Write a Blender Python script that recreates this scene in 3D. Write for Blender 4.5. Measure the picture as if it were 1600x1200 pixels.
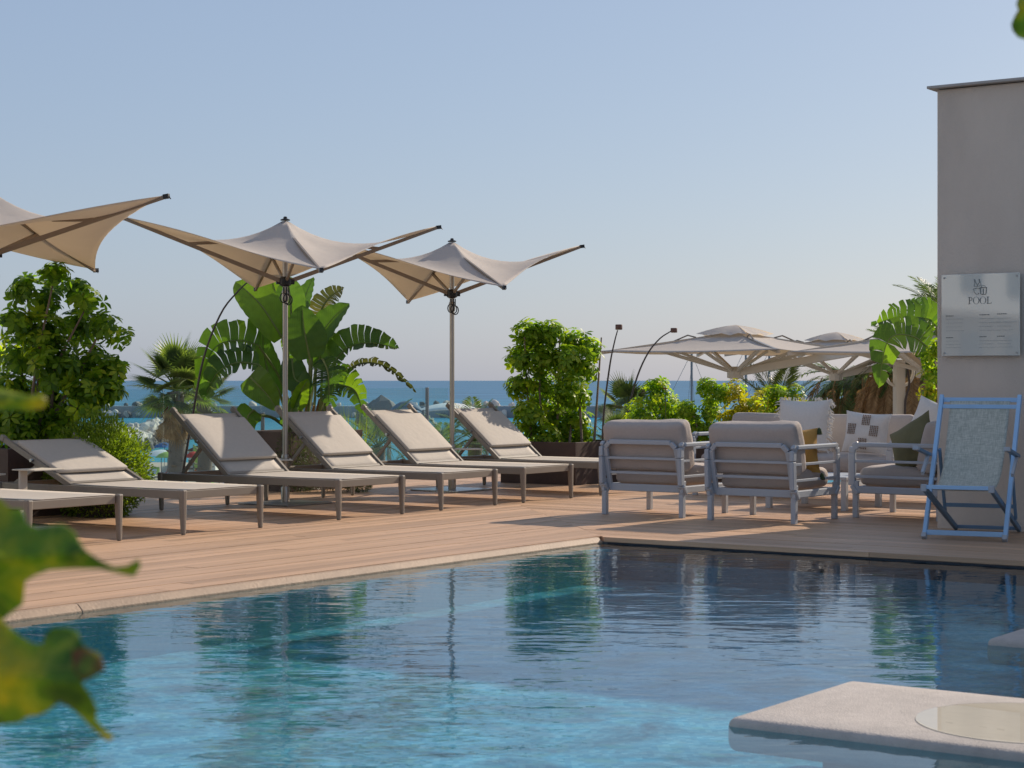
import bpy, bmesh, math, random
from mathutils import Vector, Matrix, Quaternion, noise

sc = bpy.context.scene
for o in list(bpy.data.objects):
    bpy.data.objects.remove(o)
COL = sc.collection
V = Vector
PI = math.pi
R = math.radians

# ------------------------------------------------------------------ camera
H, F, HZ = 1.15, 2900.0, 594.5          # eye height (m), focal length in photo pixels, horizon row
cam = bpy.data.cameras.new('camera')
cam.sensor_width = 36.0
cam.lens = 36.0 * F / 1600.0
cam.shift_y = -(600.0 - HZ) / 1600.0
cam.clip_start = 0.05
cam.clip_end = 90000
cam.dof.use_dof = True
cam.dof.focus_distance = 18.0
cam.dof.aperture_fstop = 8.5
camo = bpy.data.objects.new('camera', cam)
COL.objects.link(camo)
camo.location = (0, 0, H)
camo.rotation_euler = (PI / 2, 0, 0)
sc.camera = camo

# ------------------------------------------------------------------ sky, sun, exposure
SUN_EL, SUN_AZ = 29.5, 46.0
world = bpy.data.worlds.new('World')
sc.world = world
world.use_nodes = True
wn = world.node_tree
wn.nodes.clear()
wout = wn.nodes.new('ShaderNodeOutputWorld')
wbg = wn.nodes.new('ShaderNodeBackground')
sky = wn.nodes.new('ShaderNodeTexSky')
sky.sky_type = 'NISHITA'
sky.sun_disc = False
sky.sun_elevation = R(SUN_EL)
sky.sun_rotation = R(SUN_AZ)
sky.altitude = 0
sky.air_density = 1.0
sky.dust_density = 1.0
sky.ozone_density = 0.0
wbg.inputs[1].default_value = 0.072
veil = wn.nodes.new('ShaderNodeMix')          # even summer haze over the clear sky
veil.data_type = 'RGBA'
veil.inputs[0].default_value = 0.487
veil.inputs[7].default_value = (5.34, 7.07, 10.5, 1)
wn.links.new(sky.outputs[0], veil.inputs[6])
wn.links.new(veil.outputs[2], wbg.inputs[0])
wn.links.new(wbg.outputs[0], wout.inputs[0])
sl = bpy.data.lights.new('sun', 'SUN')
sl.energy = 5.0
sl.angle = R(0.5)
sl.color = (1.0, 0.87, 0.72)
suno = bpy.data.objects.new('sun', sl)
COL.objects.link(suno)
SD = V((math.sin(R(SUN_AZ)) * math.cos(R(SUN_EL)), math.cos(R(SUN_AZ)) * math.cos(R(SUN_EL)), math.sin(R(SUN_EL))))
suno.rotation_euler = SD.to_track_quat('Z', 'Y').to_euler()
suno.location = (20, 20, 20)
sc.view_settings.view_transform = 'Standard'
sc.view_settings.look = 'None'
sc.view_settings.exposure = 0.10
sc.view_settings.gamma = 1.0
sc.view_settings.use_curve_mapping = False
sc.cycles.use_denoising = True
sc.cycles.denoiser = 'OPENIMAGEDENOISE'
sc.cycles.max_bounces = 9
sc.cycles.transparent_max_bounces = 16
sc.cycles.sample_clamp_indirect = 6

# ------------------------------------------------------------------ frames and helpers
C0 = V((0.677, 13.64))
AX = V((0.576, 0.817)).normalized()      # along the left pool edge, away from the eye
BX = V((AX.y, -AX.x))                    # along the far pool edge, to the right
ANG = math.atan2(AX.y, AX.x)

def W(u, v, z=0.0):
    p = C0 + AX * u + BX * v
    return V((p.x, p.y, z))

def at(x, y, Y):
    return V(((x - 800) / F * Y, Y, H + (HZ - y) / F * Y))

def gp(x, y, z=0.0):
    Y = F * (H - z) / (y - HZ)
    return V(((x - 800) / F * Y, Y, z))

def tag(o, label=None, cat=None, group=None, kind=None):
    if label: o['label'] = label
    if cat: o['category'] = cat
    if group: o['group'] = group
    if kind: o['kind'] = kind
    return o

def thing(name, label, cat, loc=(0, 0, 0), rotz=0.0, group=None):
    o = bpy.data.objects.new(name, None)
    o.empty_display_size = 0.1
    COL.objects.link(o)
    o.location = loc
    o.rotation_euler = (0, 0, rotz)
    return tag(o, label, cat, group)

def kids(o):
    return [c for c in COL.objects if c.parent == o]

def copy_tree(o, parent=None):
    ch = CH.get(o.name, [])
    c = o.copy()
    COL.objects.link(c)
    if parent:
        c.parent = parent
        CH.setdefault(parent.name, []).append(c)
    for k in list(ch):
        copy_tree(k, c)
    return c
CH = {}

def link(name, mesh, parent=None, loc=None, rot=None, scale=None):
    o = bpy.data.objects.new(name, mesh)
    COL.objects.link(o)
    if parent:
        o.parent = parent
        CH.setdefault(parent.name, []).append(o)
    if loc is not None: o.location = loc
    if rot is not None:
        if isinstance(rot, Quaternion):
            o.rotation_mode = 'QUATERNION'
            o.rotation_quaternion = rot
        else:
            o.rotation_euler = rot
    if scale is not None:
        o.scale = (scale,) * 3 if isinstance(scale, (int, float)) else scale
    return o

class MB:
    def __init__(s):
        s.v = []; s.f = []
    def add(s, vs, fs, M=None):
        n = len(s.v)
        for p in vs:
            p = V(p)
            s.v.append(M @ p if M is not None else p)
        for f in fs:
            s.f.append(tuple(i + n for i in f))
        return s
    def box(s, c, d, M=None):
        x, y, z = d[0] / 2, d[1] / 2, d[2] / 2
        vs = [V(c) + V((i * x, j * y, k * z)) for k in (-1, 1) for j in (-1, 1) for i in (-1, 1)]
        return s.add(vs, [(0, 2, 3, 1), (4, 5, 7, 6), (0, 1, 5, 4), (1, 3, 7, 5), (3, 2, 6, 7), (2, 0, 4, 6)], M)
    def bar(s, p0, p1, w, h, up=(0, 0, 1), w1=None, h1=None):
        p0, p1 = V(p0), V(p1)
        t = (p1 - p0).normalized()
        x = t.cross(V(up))
        if x.length < 1e-4: x = t.cross(V((0, 1, 0)))
        x.normalize()
        y = x.cross(t)
        vs = []
        for p, a, b in ((p0, w, h), (p1, w1 or w, h1 or h)):
            for i, j in ((-1, -1), (1, -1), (1, 1), (-1, 1)):
                vs.append(p + x * (i * a / 2) + y * (j * b / 2))
        return s.add(vs, [(0, 1, 2, 3), (7, 6, 5, 4), (0, 4, 5, 1), (1, 5, 6, 2), (2, 6, 7, 3), (3, 7, 4, 0)])
    def tube(s, pts, r, n=8):
        pts = [V(p) for p in pts]
        m = len(pts)
        rs = r if isinstance(r, (list, tuple)) else [r] * m
        t0 = (pts[1] - pts[0]).normalized()
        x = t0.cross(V((0, 0, 1)))
        if x.length < 1e-3: x = t0.cross(V((0, 1, 0)))
        x.normalize()
        vs, fs = [], []
        for i in range(m):
            t = (pts[min(i + 1, m - 1)] - pts[max(i - 1, 0)]).normalized()
            x = (x - t * x.dot(t)).normalized()
            y = t.cross(x)
            for k in range(n):
                a = 2 * PI * k / n
                vs.append(pts[i] + (x * math.cos(a) + y * math.sin(a)) * rs[i])
        for i in range(m - 1):
            for k in range(n):
                fs.append((i * n + k, i * n + (k + 1) % n, (i + 1) * n + (k + 1) % n, (i + 1) * n + k))
        fs.append(tuple(range(n - 1, -1, -1)))
        fs.append(tuple(range((m - 1) * n, m * n)))
        return s.add(vs, fs)
    def lathe(s, prof, c=(0, 0, 0), n=16):
        c = V(c); vs, fs = [], []
        for r, z in prof:
            for k in range(n):
                a = 2 * PI * k / n
                vs.append(c + V((r * math.cos(a), r * math.sin(a), z)))
        m = len(prof)
        for i in range(m - 1):
            for k in range(n):
                fs.append((i * n + k, i * n + (k + 1) % n, (i + 1) * n + (k + 1) % n, (i + 1) * n + k))
        fs.append(tuple(range(n - 1, -1, -1)))
        fs.append(tuple(range((m - 1) * n, m * n)))
        return s.add(vs, fs)
    def grid(s, rows):
        m, n = len(rows), len(rows[0])
        vs = [p for r in rows for p in r]
        fs = [(i * n + j, i * n + j + 1, (i + 1) * n + j + 1, (i + 1) * n + j) for i in range(m - 1) for j in range(n - 1)]
        return s.add(vs, fs)
    def prism(s, pts, z0, z1, M=None):
        n = len(pts)
        vs = [V((p[0], p[1], z0)) for p in pts] + [V((p[0], p[1], z1)) for p in pts]
        fs = [tuple(range(n - 1, -1, -1)), tuple(range(n, 2 * n))]
        fs += [(i, (i + 1) % n, n + (i + 1) % n, n + i) for i in range(n)]
        return s.add(vs, fs, M)
    def rbox(s, c, d, r, M=None, puff=0.0, seed=0, wr=0.0, axis=2):
        c = V(c); hx = [d[i] / 2 for i in range(3)]
        def coords(h, rr):
            k = 3
            a = [-h + rr * (1 - math.cos(PI / 2 * i / k)) for i in range(k + 1)]
            mid = [(-h + rr) + (2 * h - 2 * rr) * i / 6 for i in range(1, 6)]
            return a + mid + [-q for q in reversed(a)]
        cs = [coords(hx[i], min(r, hx[i] * .98)) for i in range(3)]
        keys = {}; vs = []; fs = []
        def vid(p):
            k = (round(p[0], 5), round(p[1], 5), round(p[2], 5))
            if k not in keys:
                keys[k] = len(vs)
                q = V(p)
                inner = V([max(-hx[i] + min(r, hx[i] * .98), min(hx[i] - min(r, hx[i] * .98), q[i])) for i in range(3)])
                dd = q - inner
                if dd.length > 1e-6: q = inner + dd.normalized() * min(r, min(hx) * .98) if dd.length > 0 else q
                if puff:
                    o = [i for i in range(3) if i != axis]
                    e = (1 - (q[o[0]] / hx[o[0]]) ** 2) * (1 - (q[o[1]] / hx[o[1]]) ** 2)
                    q[axis] += puff * math.sqrt(max(e, 0)) * (1 if q[axis] > 0 else -1)
                if wr:
                    q += noise.noise_vector(V(p) * 7 + V((seed * 3.1, 0, 0))) * wr
                vs.append(q + c)
            return keys[k]
        for ax in range(3):
            a, b = [i for i in range(3) if i != ax]
            for sg in (-1, 1):
                for i in range(len(cs[a]) - 1):
                    for j in range(len(cs[b]) - 1):
                        q = []
                        for ii, jj in ((i, j), (i + 1, j), (i + 1, j + 1), (i, j + 1)):
                            p = [0, 0, 0]; p[ax] = sg * hx[ax]; p[a] = cs[a][ii]; p[b] = cs[b][jj]
                            q.append(vid(p))
                        fl = (ax == 1) ^ (sg < 0)
                        fs.append(tuple(reversed(q)) if fl else tuple(q))
        return s.add(vs, fs, M)
    def mesh(s, name, mat, smooth=False, ang=40):
        me = bpy.data.meshes.new(name)
        me.from_pydata([tuple(p) for p in s.v], [], s.f)
        if mat: me.materials.append(mat)
        if smooth:
            for p in me.polygons: p.use_smooth = True
            if ang < 180: me.set_sharp_from_angle(angle=R(ang))
        me.update()
        return me
    def build(s, name, mat, parent=None, smooth=False, bevel=0, solid=0, ang=40, loc=None, rot=None):
        o = link(name, s.mesh(name, mat, smooth, ang), parent, loc, rot)
        if solid:
            md = o.modifiers.new('thick', 'SOLIDIFY'); md.thickness = solid; md.offset = 0
        if bevel:
            md = o.modifiers.new('bevel', 'BEVEL'); md.width = bevel; md.segments = 2; md.limit_method = 'ANGLE'
            md.angle_limit = R(40)
        return o

def spline(pts, n):
    pts = [V(p) for p in pts]
    P = [pts[0] * 2 - pts[1]] + pts + [pts[-1] * 2 - pts[-2]]
    out = []; m = len(pts) - 1
    for i in range(n + 1):
        t = i / n * m; k = min(int(t), m - 1); t -= k
        a, b, c, d = P[k], P[k + 1], P[k + 2], P[k + 3]
        out.append(0.5 * (2 * b + (c - a) * t + (2 * a - 5 * b + 4 * c - d) * t * t + (3 * b - a - 3 * c + d) * t ** 3))
    return out

# ------------------------------------------------------------------ materials
def nt(name):
    m = bpy.data.materials.new(name)
    m.use_nodes = True
    t = m.node_tree
    t.nodes.clear()
    return m, t, t.nodes, t.links

def N(t, typ, **kw):
    n = t.nodes.new(typ)
    for k, v in kw.items():
        if k.startswith('i_'):
            key = k[2:]
            n.inputs[int(key) if key.isdigit() else key].default_value = v
        else:
            setattr(n, k, v)
    return n

def mix_rgb(t, fac, a, b, blend='MIX'):
    m = N(t, 'ShaderNodeMix', data_type='RGBA', blend_type=blend)
    for k, s in ((0, fac), (6, a), (7, b)):
        if hasattr(s, 'is_linked') or hasattr(s, 'links'):
            t.links.new(s, m.inputs[k])
        else:
            m.inputs[k].default_value = s if k == 0 else (*s[:3], 1)
    return m.outputs[2]

def coords(t, stretch=(1, 1, 1), objrand=True):
    tc = N(t, 'ShaderNodeTexCoord')
    mp = N(t, 'ShaderNodeMapping')
    mp.inputs['Scale'].default_value = stretch
    t.links.new(tc.outputs['Object'], mp.inputs['Vector'])
    if objrand:
        oi = N(t, 'ShaderNodeObjectInfo')
        mu = N(t, 'ShaderNodeMath', operation='MULTIPLY', i_1=37.0)
        t.links.new(oi.outputs['Random'], mu.inputs[0])
        cb = N(t, 'ShaderNodeCombineXYZ')
        for i in range(3): t.links.new(mu.outputs[0], cb.inputs[i])
        t.links.new(cb.outputs[0], mp.inputs['Location'])
    return mp.outputs[0]

def pmat(name, col, rough=.6, metal=0.0, var=.12, scale=6.0, bump=0.0, bscale=80.0, stretch=(1, 1, 1),
         rand=0.0, transl=0.0, tcol=None, spec=.4, stain=0.0):
    m, t, nd, L = nt(name)
    out = N(t, 'ShaderNodeOutputMaterial')
    b = N(t, 'ShaderNodeBsdfPrincipled')
    b.inputs['Roughness'].default_value = rough
    b.inputs['Metallic'].default_value = metal
    b.inputs['Specular IOR Level'].default_value = spec
    vec = coords(t, stretch)
    nz = N(t, 'ShaderNodeTexNoise', i_Scale=scale, i_Detail=6.0, i_Roughness=.6)
    L.new(vec, nz.inputs['Vector'])
    lo = [c * (1 - var * 1.6) for c in col]; hi = [min(1, c * (1 + var * 1.6)) for c in col]
    c = mix_rgb(t, nz.outputs[0], lo, hi)
    if rand:
        oi = N(t, 'ShaderNodeObjectInfo')
        mr = N(t, 'ShaderNodeMapRange', i_3=1 - rand, i_4=1 + rand)
        L.new(oi.outputs['Random'], mr.inputs[0])
        hs = N(t, 'ShaderNodeHueSaturation')
        L.new(c, hs.inputs['Color']); L.new(mr.outputs[0], hs.inputs['Value'])
        c = hs.outputs[0]
    if stain:
        n2 = N(t, 'ShaderNodeTexNoise', i_Scale=1.1, i_Detail=5.0)
        L.new(vec, n2.inputs['Vector'])
        mr = N(t, 'ShaderNodeMapRange', i_1=.45, i_2=.7, i_3=1.0, i_4=1 - stain)
        L.new(n2.outputs[0], mr.inputs[0])
        hs = N(t, 'ShaderNodeHueSaturation')
        L.new(c, hs.inputs['Color']); L.new(mr.outputs[0], hs.inputs['Value'])
        c = hs.outputs[0]
    L.new(c, b.inputs['Base Color'])
    if bump:
        n3 = N(t, 'ShaderNodeTexNoise', i_Scale=bscale, i_Detail=3.0)
        L.new(vec, n3.inputs['Vector'])
        bp = N(t, 'ShaderNodeBump', i_Strength=bump, i_Distance=.01)
        L.new(n3.outputs[0], bp.inputs['Height'])
        L.new(bp.outputs[0], b.inputs['Normal'])
    sh = b.outputs[0]
    if transl:
        tr = N(t, 'ShaderNodeBsdfTranslucent')
        tr.inputs[0].default_value = (*(tcol or col), 1)
        mx = N(t, 'ShaderNodeMixShader', i_0=transl)
        L.new(sh, mx.inputs[1]); L.new(tr.outputs[0], mx.inputs[2]); sh = mx.outputs[0]
    L.new(sh, out.inputs[0])
    return m

def leafmat(name, dark, mid, light, transl=.4, rough=.42, tgain=(1.5, 1.6, .6), veins=0.0):
    """foliage: colour picked per leaf (mesh island) and per object, partly see-through to light"""
    m, t, nd, L = nt(name)
    out = N(t, 'ShaderNodeOutputMaterial')
    b = N(t, 'ShaderNodeBsdfPrincipled')
    b.inputs['Roughness'].default_value = rough
    b.inputs['Specular IOR Level'].default_value = .35
    g = N(t, 'ShaderNodeNewGeometry')
    oi = N(t, 'ShaderNodeObjectInfo')
    ad = N(t, 'ShaderNodeMath', operation='MULTIPLY_ADD', i_1=.55)
    L.new(g.outputs['Random Per Island'], ad.inputs[0])
    mu = N(t, 'ShaderNodeMath', operation='MULTIPLY', i_1=.45)
    L.new(oi.outputs['Random'], mu.inputs[0]); L.new(mu.outputs[0], ad.inputs[2])
    rp = N(t, 'ShaderNodeValToRGB')
    e = rp.color_ramp.elements
    e[0].position = .1; e[0].color = (*dark, 1)
    e[1].position = .95; e[1].color = (*light, 1)
    q = e.new(.55); q.color = (*mid, 1)
    L.new(ad.outputs[0], rp.inputs[0])
    vec = coords(t, (1, 1, 1))
    nz = N(t, 'ShaderNodeTexNoise', i_Scale=14.0, i_Detail=4.0)
    L.new(vec, nz.inputs['Vector'])
    mr = N(t, 'ShaderNodeMapRange', i_3=.7, i_4=1.3)
    L.new(nz.outputs[0], mr.inputs[0])
    hs = N(t, 'ShaderNodeHueSaturation')
    L.new(rp.outputs[0], hs.inputs['Color']); L.new(mr.outputs[0], hs.inputs['Value'])
    c = hs.outputs[0]
    L.new(c, b.inputs['Base Color'])
    tr = N(t, 'ShaderNodeBsdfTranslucent')
    tc = mix_rgb(t, 1.0, c, tgain, 'MULTIPLY')
    L.new(tc, tr.inputs[0])
    if veins:
        wv = N(t, 'ShaderNodeTexWave', i_Scale=veins, i_Distortion=1.5, i_Detail=2.0)
        L.new(vec, wv.inputs['Vector'])
        bp = N(t, 'ShaderNodeBump', i_Strength=.35, i_Distance=.004)
        L.new(wv.outputs[1], bp.inputs['Height']); L.new(bp.outputs[0], b.inputs['Normal'])
    mx = N(t, 'ShaderNodeMixShader', i_0=transl)
    L.new(b.outputs[0], mx.inputs[1]); L.new(tr.outputs[0], mx.inputs[2])
    L.new(mx.outputs[0], out.inputs[0])
    return m

def watermat(name, tint, layers, mask_scale=.35, mask=(.25, 1.0), diffuse=None, share=None, ior=1.33, rough=0.0):
    m, t, nd, L = nt(name)
    out = N(t, 'ShaderNodeOutputMaterial')
    tc = N(t, 'ShaderNodeTexCoord')
    tot = None
    for scale, amp, st in layers:
        mp = N(t, 'ShaderNodeMapping'); mp.inputs['Scale'].default_value = st
        mp.inputs['Rotation'].default_value = (0, 0, R(12))
        L.new(tc.outputs['Object'], mp.inputs['Vector'])
        nz = N(t, 'ShaderNodeTexNoise', i_Scale=scale, i_Detail=2.5, i_Roughness=.5, i_Distortion=.35)
        L.new(mp.outputs[0], nz.inputs['Vector'])
        mu = N(t, 'ShaderNodeMath', operation='MULTIPLY', i_1=amp)
        L.new(nz.outputs[0], mu.inputs[0])
        if tot is None: tot = mu.outputs[0]
        else:
            a = N(t, 'ShaderNodeMath', operation='ADD'); L.new(tot, a.inputs[0]); L.new(mu.outputs[0], a.inputs[1]); tot = a.outputs[0]
    mk = N(t, 'ShaderNodeTexNoise', i_Scale=mask_scale, i_Detail=2.0)
    L.new(tc.outputs['Object'], mk.inputs['Vector'])
    mr = N(t, 'ShaderNodeMapRange', i_1=.38, i_2=.62, i_3=mask[0], i_4=mask[1])
    L.new(mk.outputs[0], mr.inputs[0])
    bp = N(t, 'ShaderNodeBump', i_Distance=1.0)
    L.new(mr.outputs[0], bp.inputs['Strength'])
    L.new(tot, bp.inputs['Height'])
    fr = N(t, 'ShaderNodeFresnel', i_IOR=ior); L.new(bp.outputs[0], fr.inputs['Normal'])
    gl = N(t, 'ShaderNodeBsdfGlossy'); gl.inputs['Roughness'].default_value = rough
    L.new(bp.outputs[0], gl.inputs['Normal'])
    if diffuse is None:
        body = N(t, 'ShaderNodeBsdfTransparent'); body.inputs[0].default_value = (*tint, 1)
        bo = body.outputs[0]
    else:
        body = N(t, 'ShaderNodeBsdfDiffuse')
        L.new(diffuse(t), body.inputs[0]); bo = body.outputs[0]
    mx = N(t, 'ShaderNodeMixShader')
    gm = N(t, 'ShaderNodeNewGeometry')            # light coming up from below passes through
    om = N(t, 'ShaderNodeMath', operation='SUBTRACT', i_0=1.0); L.new(gm.outputs['Backfacing'], om.inputs[1])
    ff = N(t, 'ShaderNodeMath', operation='MULTIPLY'); L.new(fr.outputs[0], ff.inputs[0]); L.new(om.outputs[0], ff.inputs[1])
    if share is None: L.new(ff.outputs[0], mx.inputs[0])
    else: mx.inputs[0].default_value = share
    L.new(bo, mx.inputs[1]); L.new(gl.outputs[0], mx.inputs[2])
    L.new(mx.outputs[0], out.inputs[0])
    return m

def glassmat(name, tint, haze=.0):
    m, t, nd, L = nt(name)
    out = N(t, 'ShaderNodeOutputMaterial')
    fr = N(t, 'ShaderNodeFresnel', i_IOR=1.45)
    tr = N(t, 'ShaderNodeBsdfTransparent'); tr.inputs[0].default_value = (*tint, 1)
    df = N(t, 'ShaderNodeBsdfDiffuse'); df.inputs[0].default_value = (.6, .68, .68, 1)
    m0 = N(t, 'ShaderNodeMixShader', i_0=haze)
    L.new(tr.outputs[0], m0.inputs[1]); L.new(df.outputs[0], m0.inputs[2])
    gl = N(t, 'ShaderNodeBsdfGlossy'); gl.inputs['Roughness'].default_value = .01
    mx = N(t, 'ShaderNodeMixShader')
    gm = N(t, 'ShaderNodeNewGeometry')
    om = N(t, 'ShaderNodeMath', operation='SUBTRACT', i_0=1.0); L.new(gm.outputs['Backfacing'], om.inputs[1])
    ff = N(t, 'ShaderNodeMath', operation='MULTIPLY'); L.new(fr.outputs[0], ff.inputs[0]); L.new(om.outputs[0], ff.inputs[1])
    L.new(ff.outputs[0], mx.inputs[0]); L.new(m0.outputs[0], mx.inputs[1]); L.new(gl.outputs[0], mx.inputs[2])
    L.new(mx.outputs[0], out.inputs[0])
    return m

M = {}
M['deck'] = pmat('deck_wood', (.53, .335, .205), .5, var=.20, scale=9, stretch=(.25, 14, 14), rand=.17, bump=.3, bscale=30, stain=.20, spec=.45)
M['stone'] = pmat('pale_stone', (.50, .44, .38), .7, var=.15, scale=14, bump=.3, bscale=60, stain=.2)
M['slab'] = pmat('terrace_concrete', (.22, .21, .20), .85, var=.15, scale=3)
M['dark_gap'] = pmat('dark_slot', (.03, .035, .045), .6)
M['platform'] = pmat('pool_platform', (.48, .425, .38), .75, var=.14, scale=16, bump=.35, bscale=120, stain=.22)
M['basin'] = pmat('basin_finish', (.60, .54, .44), .6, var=.08, scale=10)
M['stucco'] = pmat('stucco', (.59, .51, .435), .9, var=.07, scale=3, stretch=(1, 1, .35), bump=.6, bscale=120, stain=.12)
M['white_wall'] = pmat('white_render', (.75, .73, .70), .9, var=.05, scale=2)
M['window'] = pmat('window_glass', (.06, .08, .10), .1, spec=.6)
M['cap'] = pmat('cap_metal', (.36, .34, .32), .5, var=.08)
M['taupe'] = pmat('taupe_metal', (.22, .19, .155), .42, var=.08, scale=5, spec=.45)
M['sling'] = pmat('taupe_sling', (.47, .42, .36), .8, var=.05, scale=30, bump=.3, bscale=16)
M['pole'] = pmat('champagne_aluminium', (.42, .37, .31), .34, metal=.75, var=.05)
M['rib'] = pmat('bronze_rib', (.27, .21, .155), .45, metal=.2, var=.06)
M['canopy'] = pmat('canopy_fabric', (.60, .565, .53), .85, var=.05, scale=5, bump=.5, bscale=9, stretch=(1, 1, .5), transl=.38, tcol=(.86, .72, .53))
M['black'] = pmat('black_plastic', (.015, .015, .017), .4, spec=.4)
M['steel'] = pmat('steel_plate', (.35, .36, .37), .3, metal=.9)
M['corten'] = pmat('brown_planter', (.085, .055, .045), .6, var=.15, scale=5, spec=.3)
M['lampmetal'] = pmat('rust_lamp', (.13, .065, .05), .6, var=.15)
M['rod'] = pmat('dark_rod', (.06, .045, .04), .5)
M['frame'] = pmat('pale_aluminium', (.38, .41, .45), .42, var=.04, spec=.45)
M['cream'] = pmat('cream_powder_coat', (.60, .56, .49), .45, var=.04)
M['cushion'] = pmat('beige_cushion', (.42, .365, .33), .9, var=.06, scale=60, bump=.5, bscale=14)
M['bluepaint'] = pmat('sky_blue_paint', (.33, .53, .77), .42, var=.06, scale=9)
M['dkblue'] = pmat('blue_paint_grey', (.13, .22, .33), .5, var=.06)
M['white'] = pmat('white_fabric', (.66, .64, .61), .95, var=.06, scale=50, bump=.3, bscale=200)
M['olive'] = pmat('olive_velvet', (.135, .125, .06), .8, var=.10, scale=20)
M['mustard'] = pmat('mustard_cloth', (.42, .235, .06), .85, var=.08, scale=30)
M['green_tassel'] = pmat('dark_green_tassel', (.03, .05, .02), .9)
M['stripe'] = pmat('brown_stitching', (.24, .165, .12), .9)
M['print'] = pmat('grey_print', (.15, .16, .155), .6)
M['bark'] = pmat('bark', (.20, .15, .11), .9, var=.25, scale=12, bump=.6, bscale=40)
M['palmbark'] = pmat('palm_bark', (.17, .145, .125), .9, var=.3, scale=10, stretch=(1, 1, 3), bump=.6, bscale=25)
M['soil'] = pmat('soil', (.05, .04, .03), .95)
M['rock'] = pmat('pale_rock', (.58, .52, .45), .9, var=.2, scale=.8, rand=.18, bump=.6, bscale=3)
M['darkrock'] = pmat('wet_rock', (.12, .12, .12), .8, var=.2, scale=.8, rand=.2)
M['pier'] = pmat('pier_concrete', (.30, .32, .33), .9, var=.12, scale=.2)
M['sand'] = pmat('beach_sand', (.42, .36, .29), .95, var=.15, scale=.1)
M['dead'] = leafmat('dead_frond', (.24, .14, .06), (.40, .25, .12), (.54, .36, .18), .3, .8, (1, .9, .6))
M['shef'] = leafmat('schefflera_leaf', (.075, .155, .016), (.21, .34, .025), (.44, .49, .035), .6)
M['shefbright'] = leafmat('bright_leaf', (.09, .19, .014), (.22, .34, .022), (.42, .47, .03), .55)
M['yellowleaf'] = leafmat('golden_leaf', (.20, .22, .018), (.42, .38, .025), (.58, .48, .035), .5)
M['bushleaf'] = leafmat('small_leaf', (.10, .16, .016), (.23, .31, .035), (.42, .47, .08), .5)
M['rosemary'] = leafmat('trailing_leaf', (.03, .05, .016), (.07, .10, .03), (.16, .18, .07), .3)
M['strel'] = leafmat('paddle_leaf', (.045, .085, .028), (.085, .145, .03), (.20, .28, .028), .48, .32, (1.5, 1.9, .45), veins=14)
M['strelold'] = leafmat('old_paddle_leaf', (.07, .09, .03), (.13, .14, .05), (.22, .20, .09), .4, .5, (1.3, 1.3, .6))
M['fan'] = leafmat('fan_palm_leaf', (.07, .11, .035), (.14, .19, .05), (.25, .30, .08), .45)
M['feather'] = leafmat('feather_palm_leaf', (.06, .095, .04), (.11, .16, .06), (.18, .23, .09), .42)
M['stalk'] = pmat('leaf_stalk', (.16, .20, .05), .5, var=.15)
M['fig'] = leafmat('fig_leaf', (.06, .13, .015), (.13, .21, .018), (.28, .29, .02), .5, .4, (1.7, 1.6, .4))
M['glass'] = glassmat('clear_glass', (.86, .95, .945), .03)
def signmat():
    m, t, nd, L = nt('frosted_sign_glass')
    out = N(t, 'ShaderNodeOutputMaterial')
    d = N(t, 'ShaderNodeBsdfDiffuse'); d.inputs[0].default_value = (.66, .65, .59, 1)
    g = N(t, 'ShaderNodeBsdfGlossy'); g.inputs['Roughness'].default_value = .03; g.inputs[0].default_value = (.9, .95, .93, 1)
    mx = N(t, 'ShaderNodeMixShader', i_0=.24)
    L.new(d.outputs[0], mx.inputs[1]); L.new(g.outputs[0], mx.inputs[2]); L.new(mx.outputs[0], out.inputs[0])
    return m
M['signglass'] = signmat()
M['tarp_blue'] = pmat('blue_tarpaulin', (.08, .13, .20), .7)
M['tarp_white'] = pmat('white_tarpaulin', (.62, .66, .66), .7)
M['hull'] = pmat('white_hull', (.7, .7, .7), .3)
M['mast'] = pmat('mast_alloy', (.16, .19, .22), .4)
M['red'] = pmat('red_fabric', (.5, .04, .03), .8)
M['lime'] = pmat('lime_fabric', (.35, .5, .12), .8)
M['yellow'] = pmat('yellow_fabric', (.55, .42, .06), .8)
M['bluefab'] = pmat('blue_fabric', (.03, .14, .34), .8)
M['garden'] = pmat('garden_ground', (.07, .08, .04), .95, var=.3, scale=.5)

def woven():
    m, t, nd, L = nt('woven_sling')
    out = N(t, 'ShaderNodeOutputMaterial'); b = N(t, 'ShaderNodeBsdfPrincipled'); b.inputs['Roughness'].default_value = .85
    tc = N(t, 'ShaderNodeTexCoord')
    c = None
    for st in ((60, 420, 420), (420, 60, 60)):
        mp = N(t, 'ShaderNodeMapping'); mp.inputs['Scale'].default_value = st
        L.new(tc.outputs['Object'], mp.inputs[0])
        nz = N(t, 'ShaderNodeTexNoise', i_Scale=.35, i_Detail=2.0); L.new(mp.outputs[0], nz.inputs['Vector'])
        if c is None: c = nz.outputs[0]
        else:
            a = N(t, 'ShaderNodeMath', operation='ADD'); L.new(c, a.inputs[0]); L.new(nz.outputs[0], a.inputs[1]); c = a.outputs[0]
    mr = N(t, 'ShaderNodeMapRange', i_1=.75, i_2=1.25); L.new(c, mr.inputs[0])
    L.new(mix_rgb(t, mr.outputs[0], (.40, .41, .345), (.66, .65, .56)), b.inputs['Base Color'])
    tr = N(t, 'ShaderNodeBsdfTranslucent'); tr.inputs[0].default_value = (.3, .32, .26, 1)
    mx = N(t, 'ShaderNodeMixShader', i_0=.15); L.new(b.outputs[0], mx.inputs[1]); L.new(tr.outputs[0], mx.inputs[2])
    L.new(mx.outputs[0], out.inputs[0])
    return m
M['woven'] = woven()

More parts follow.
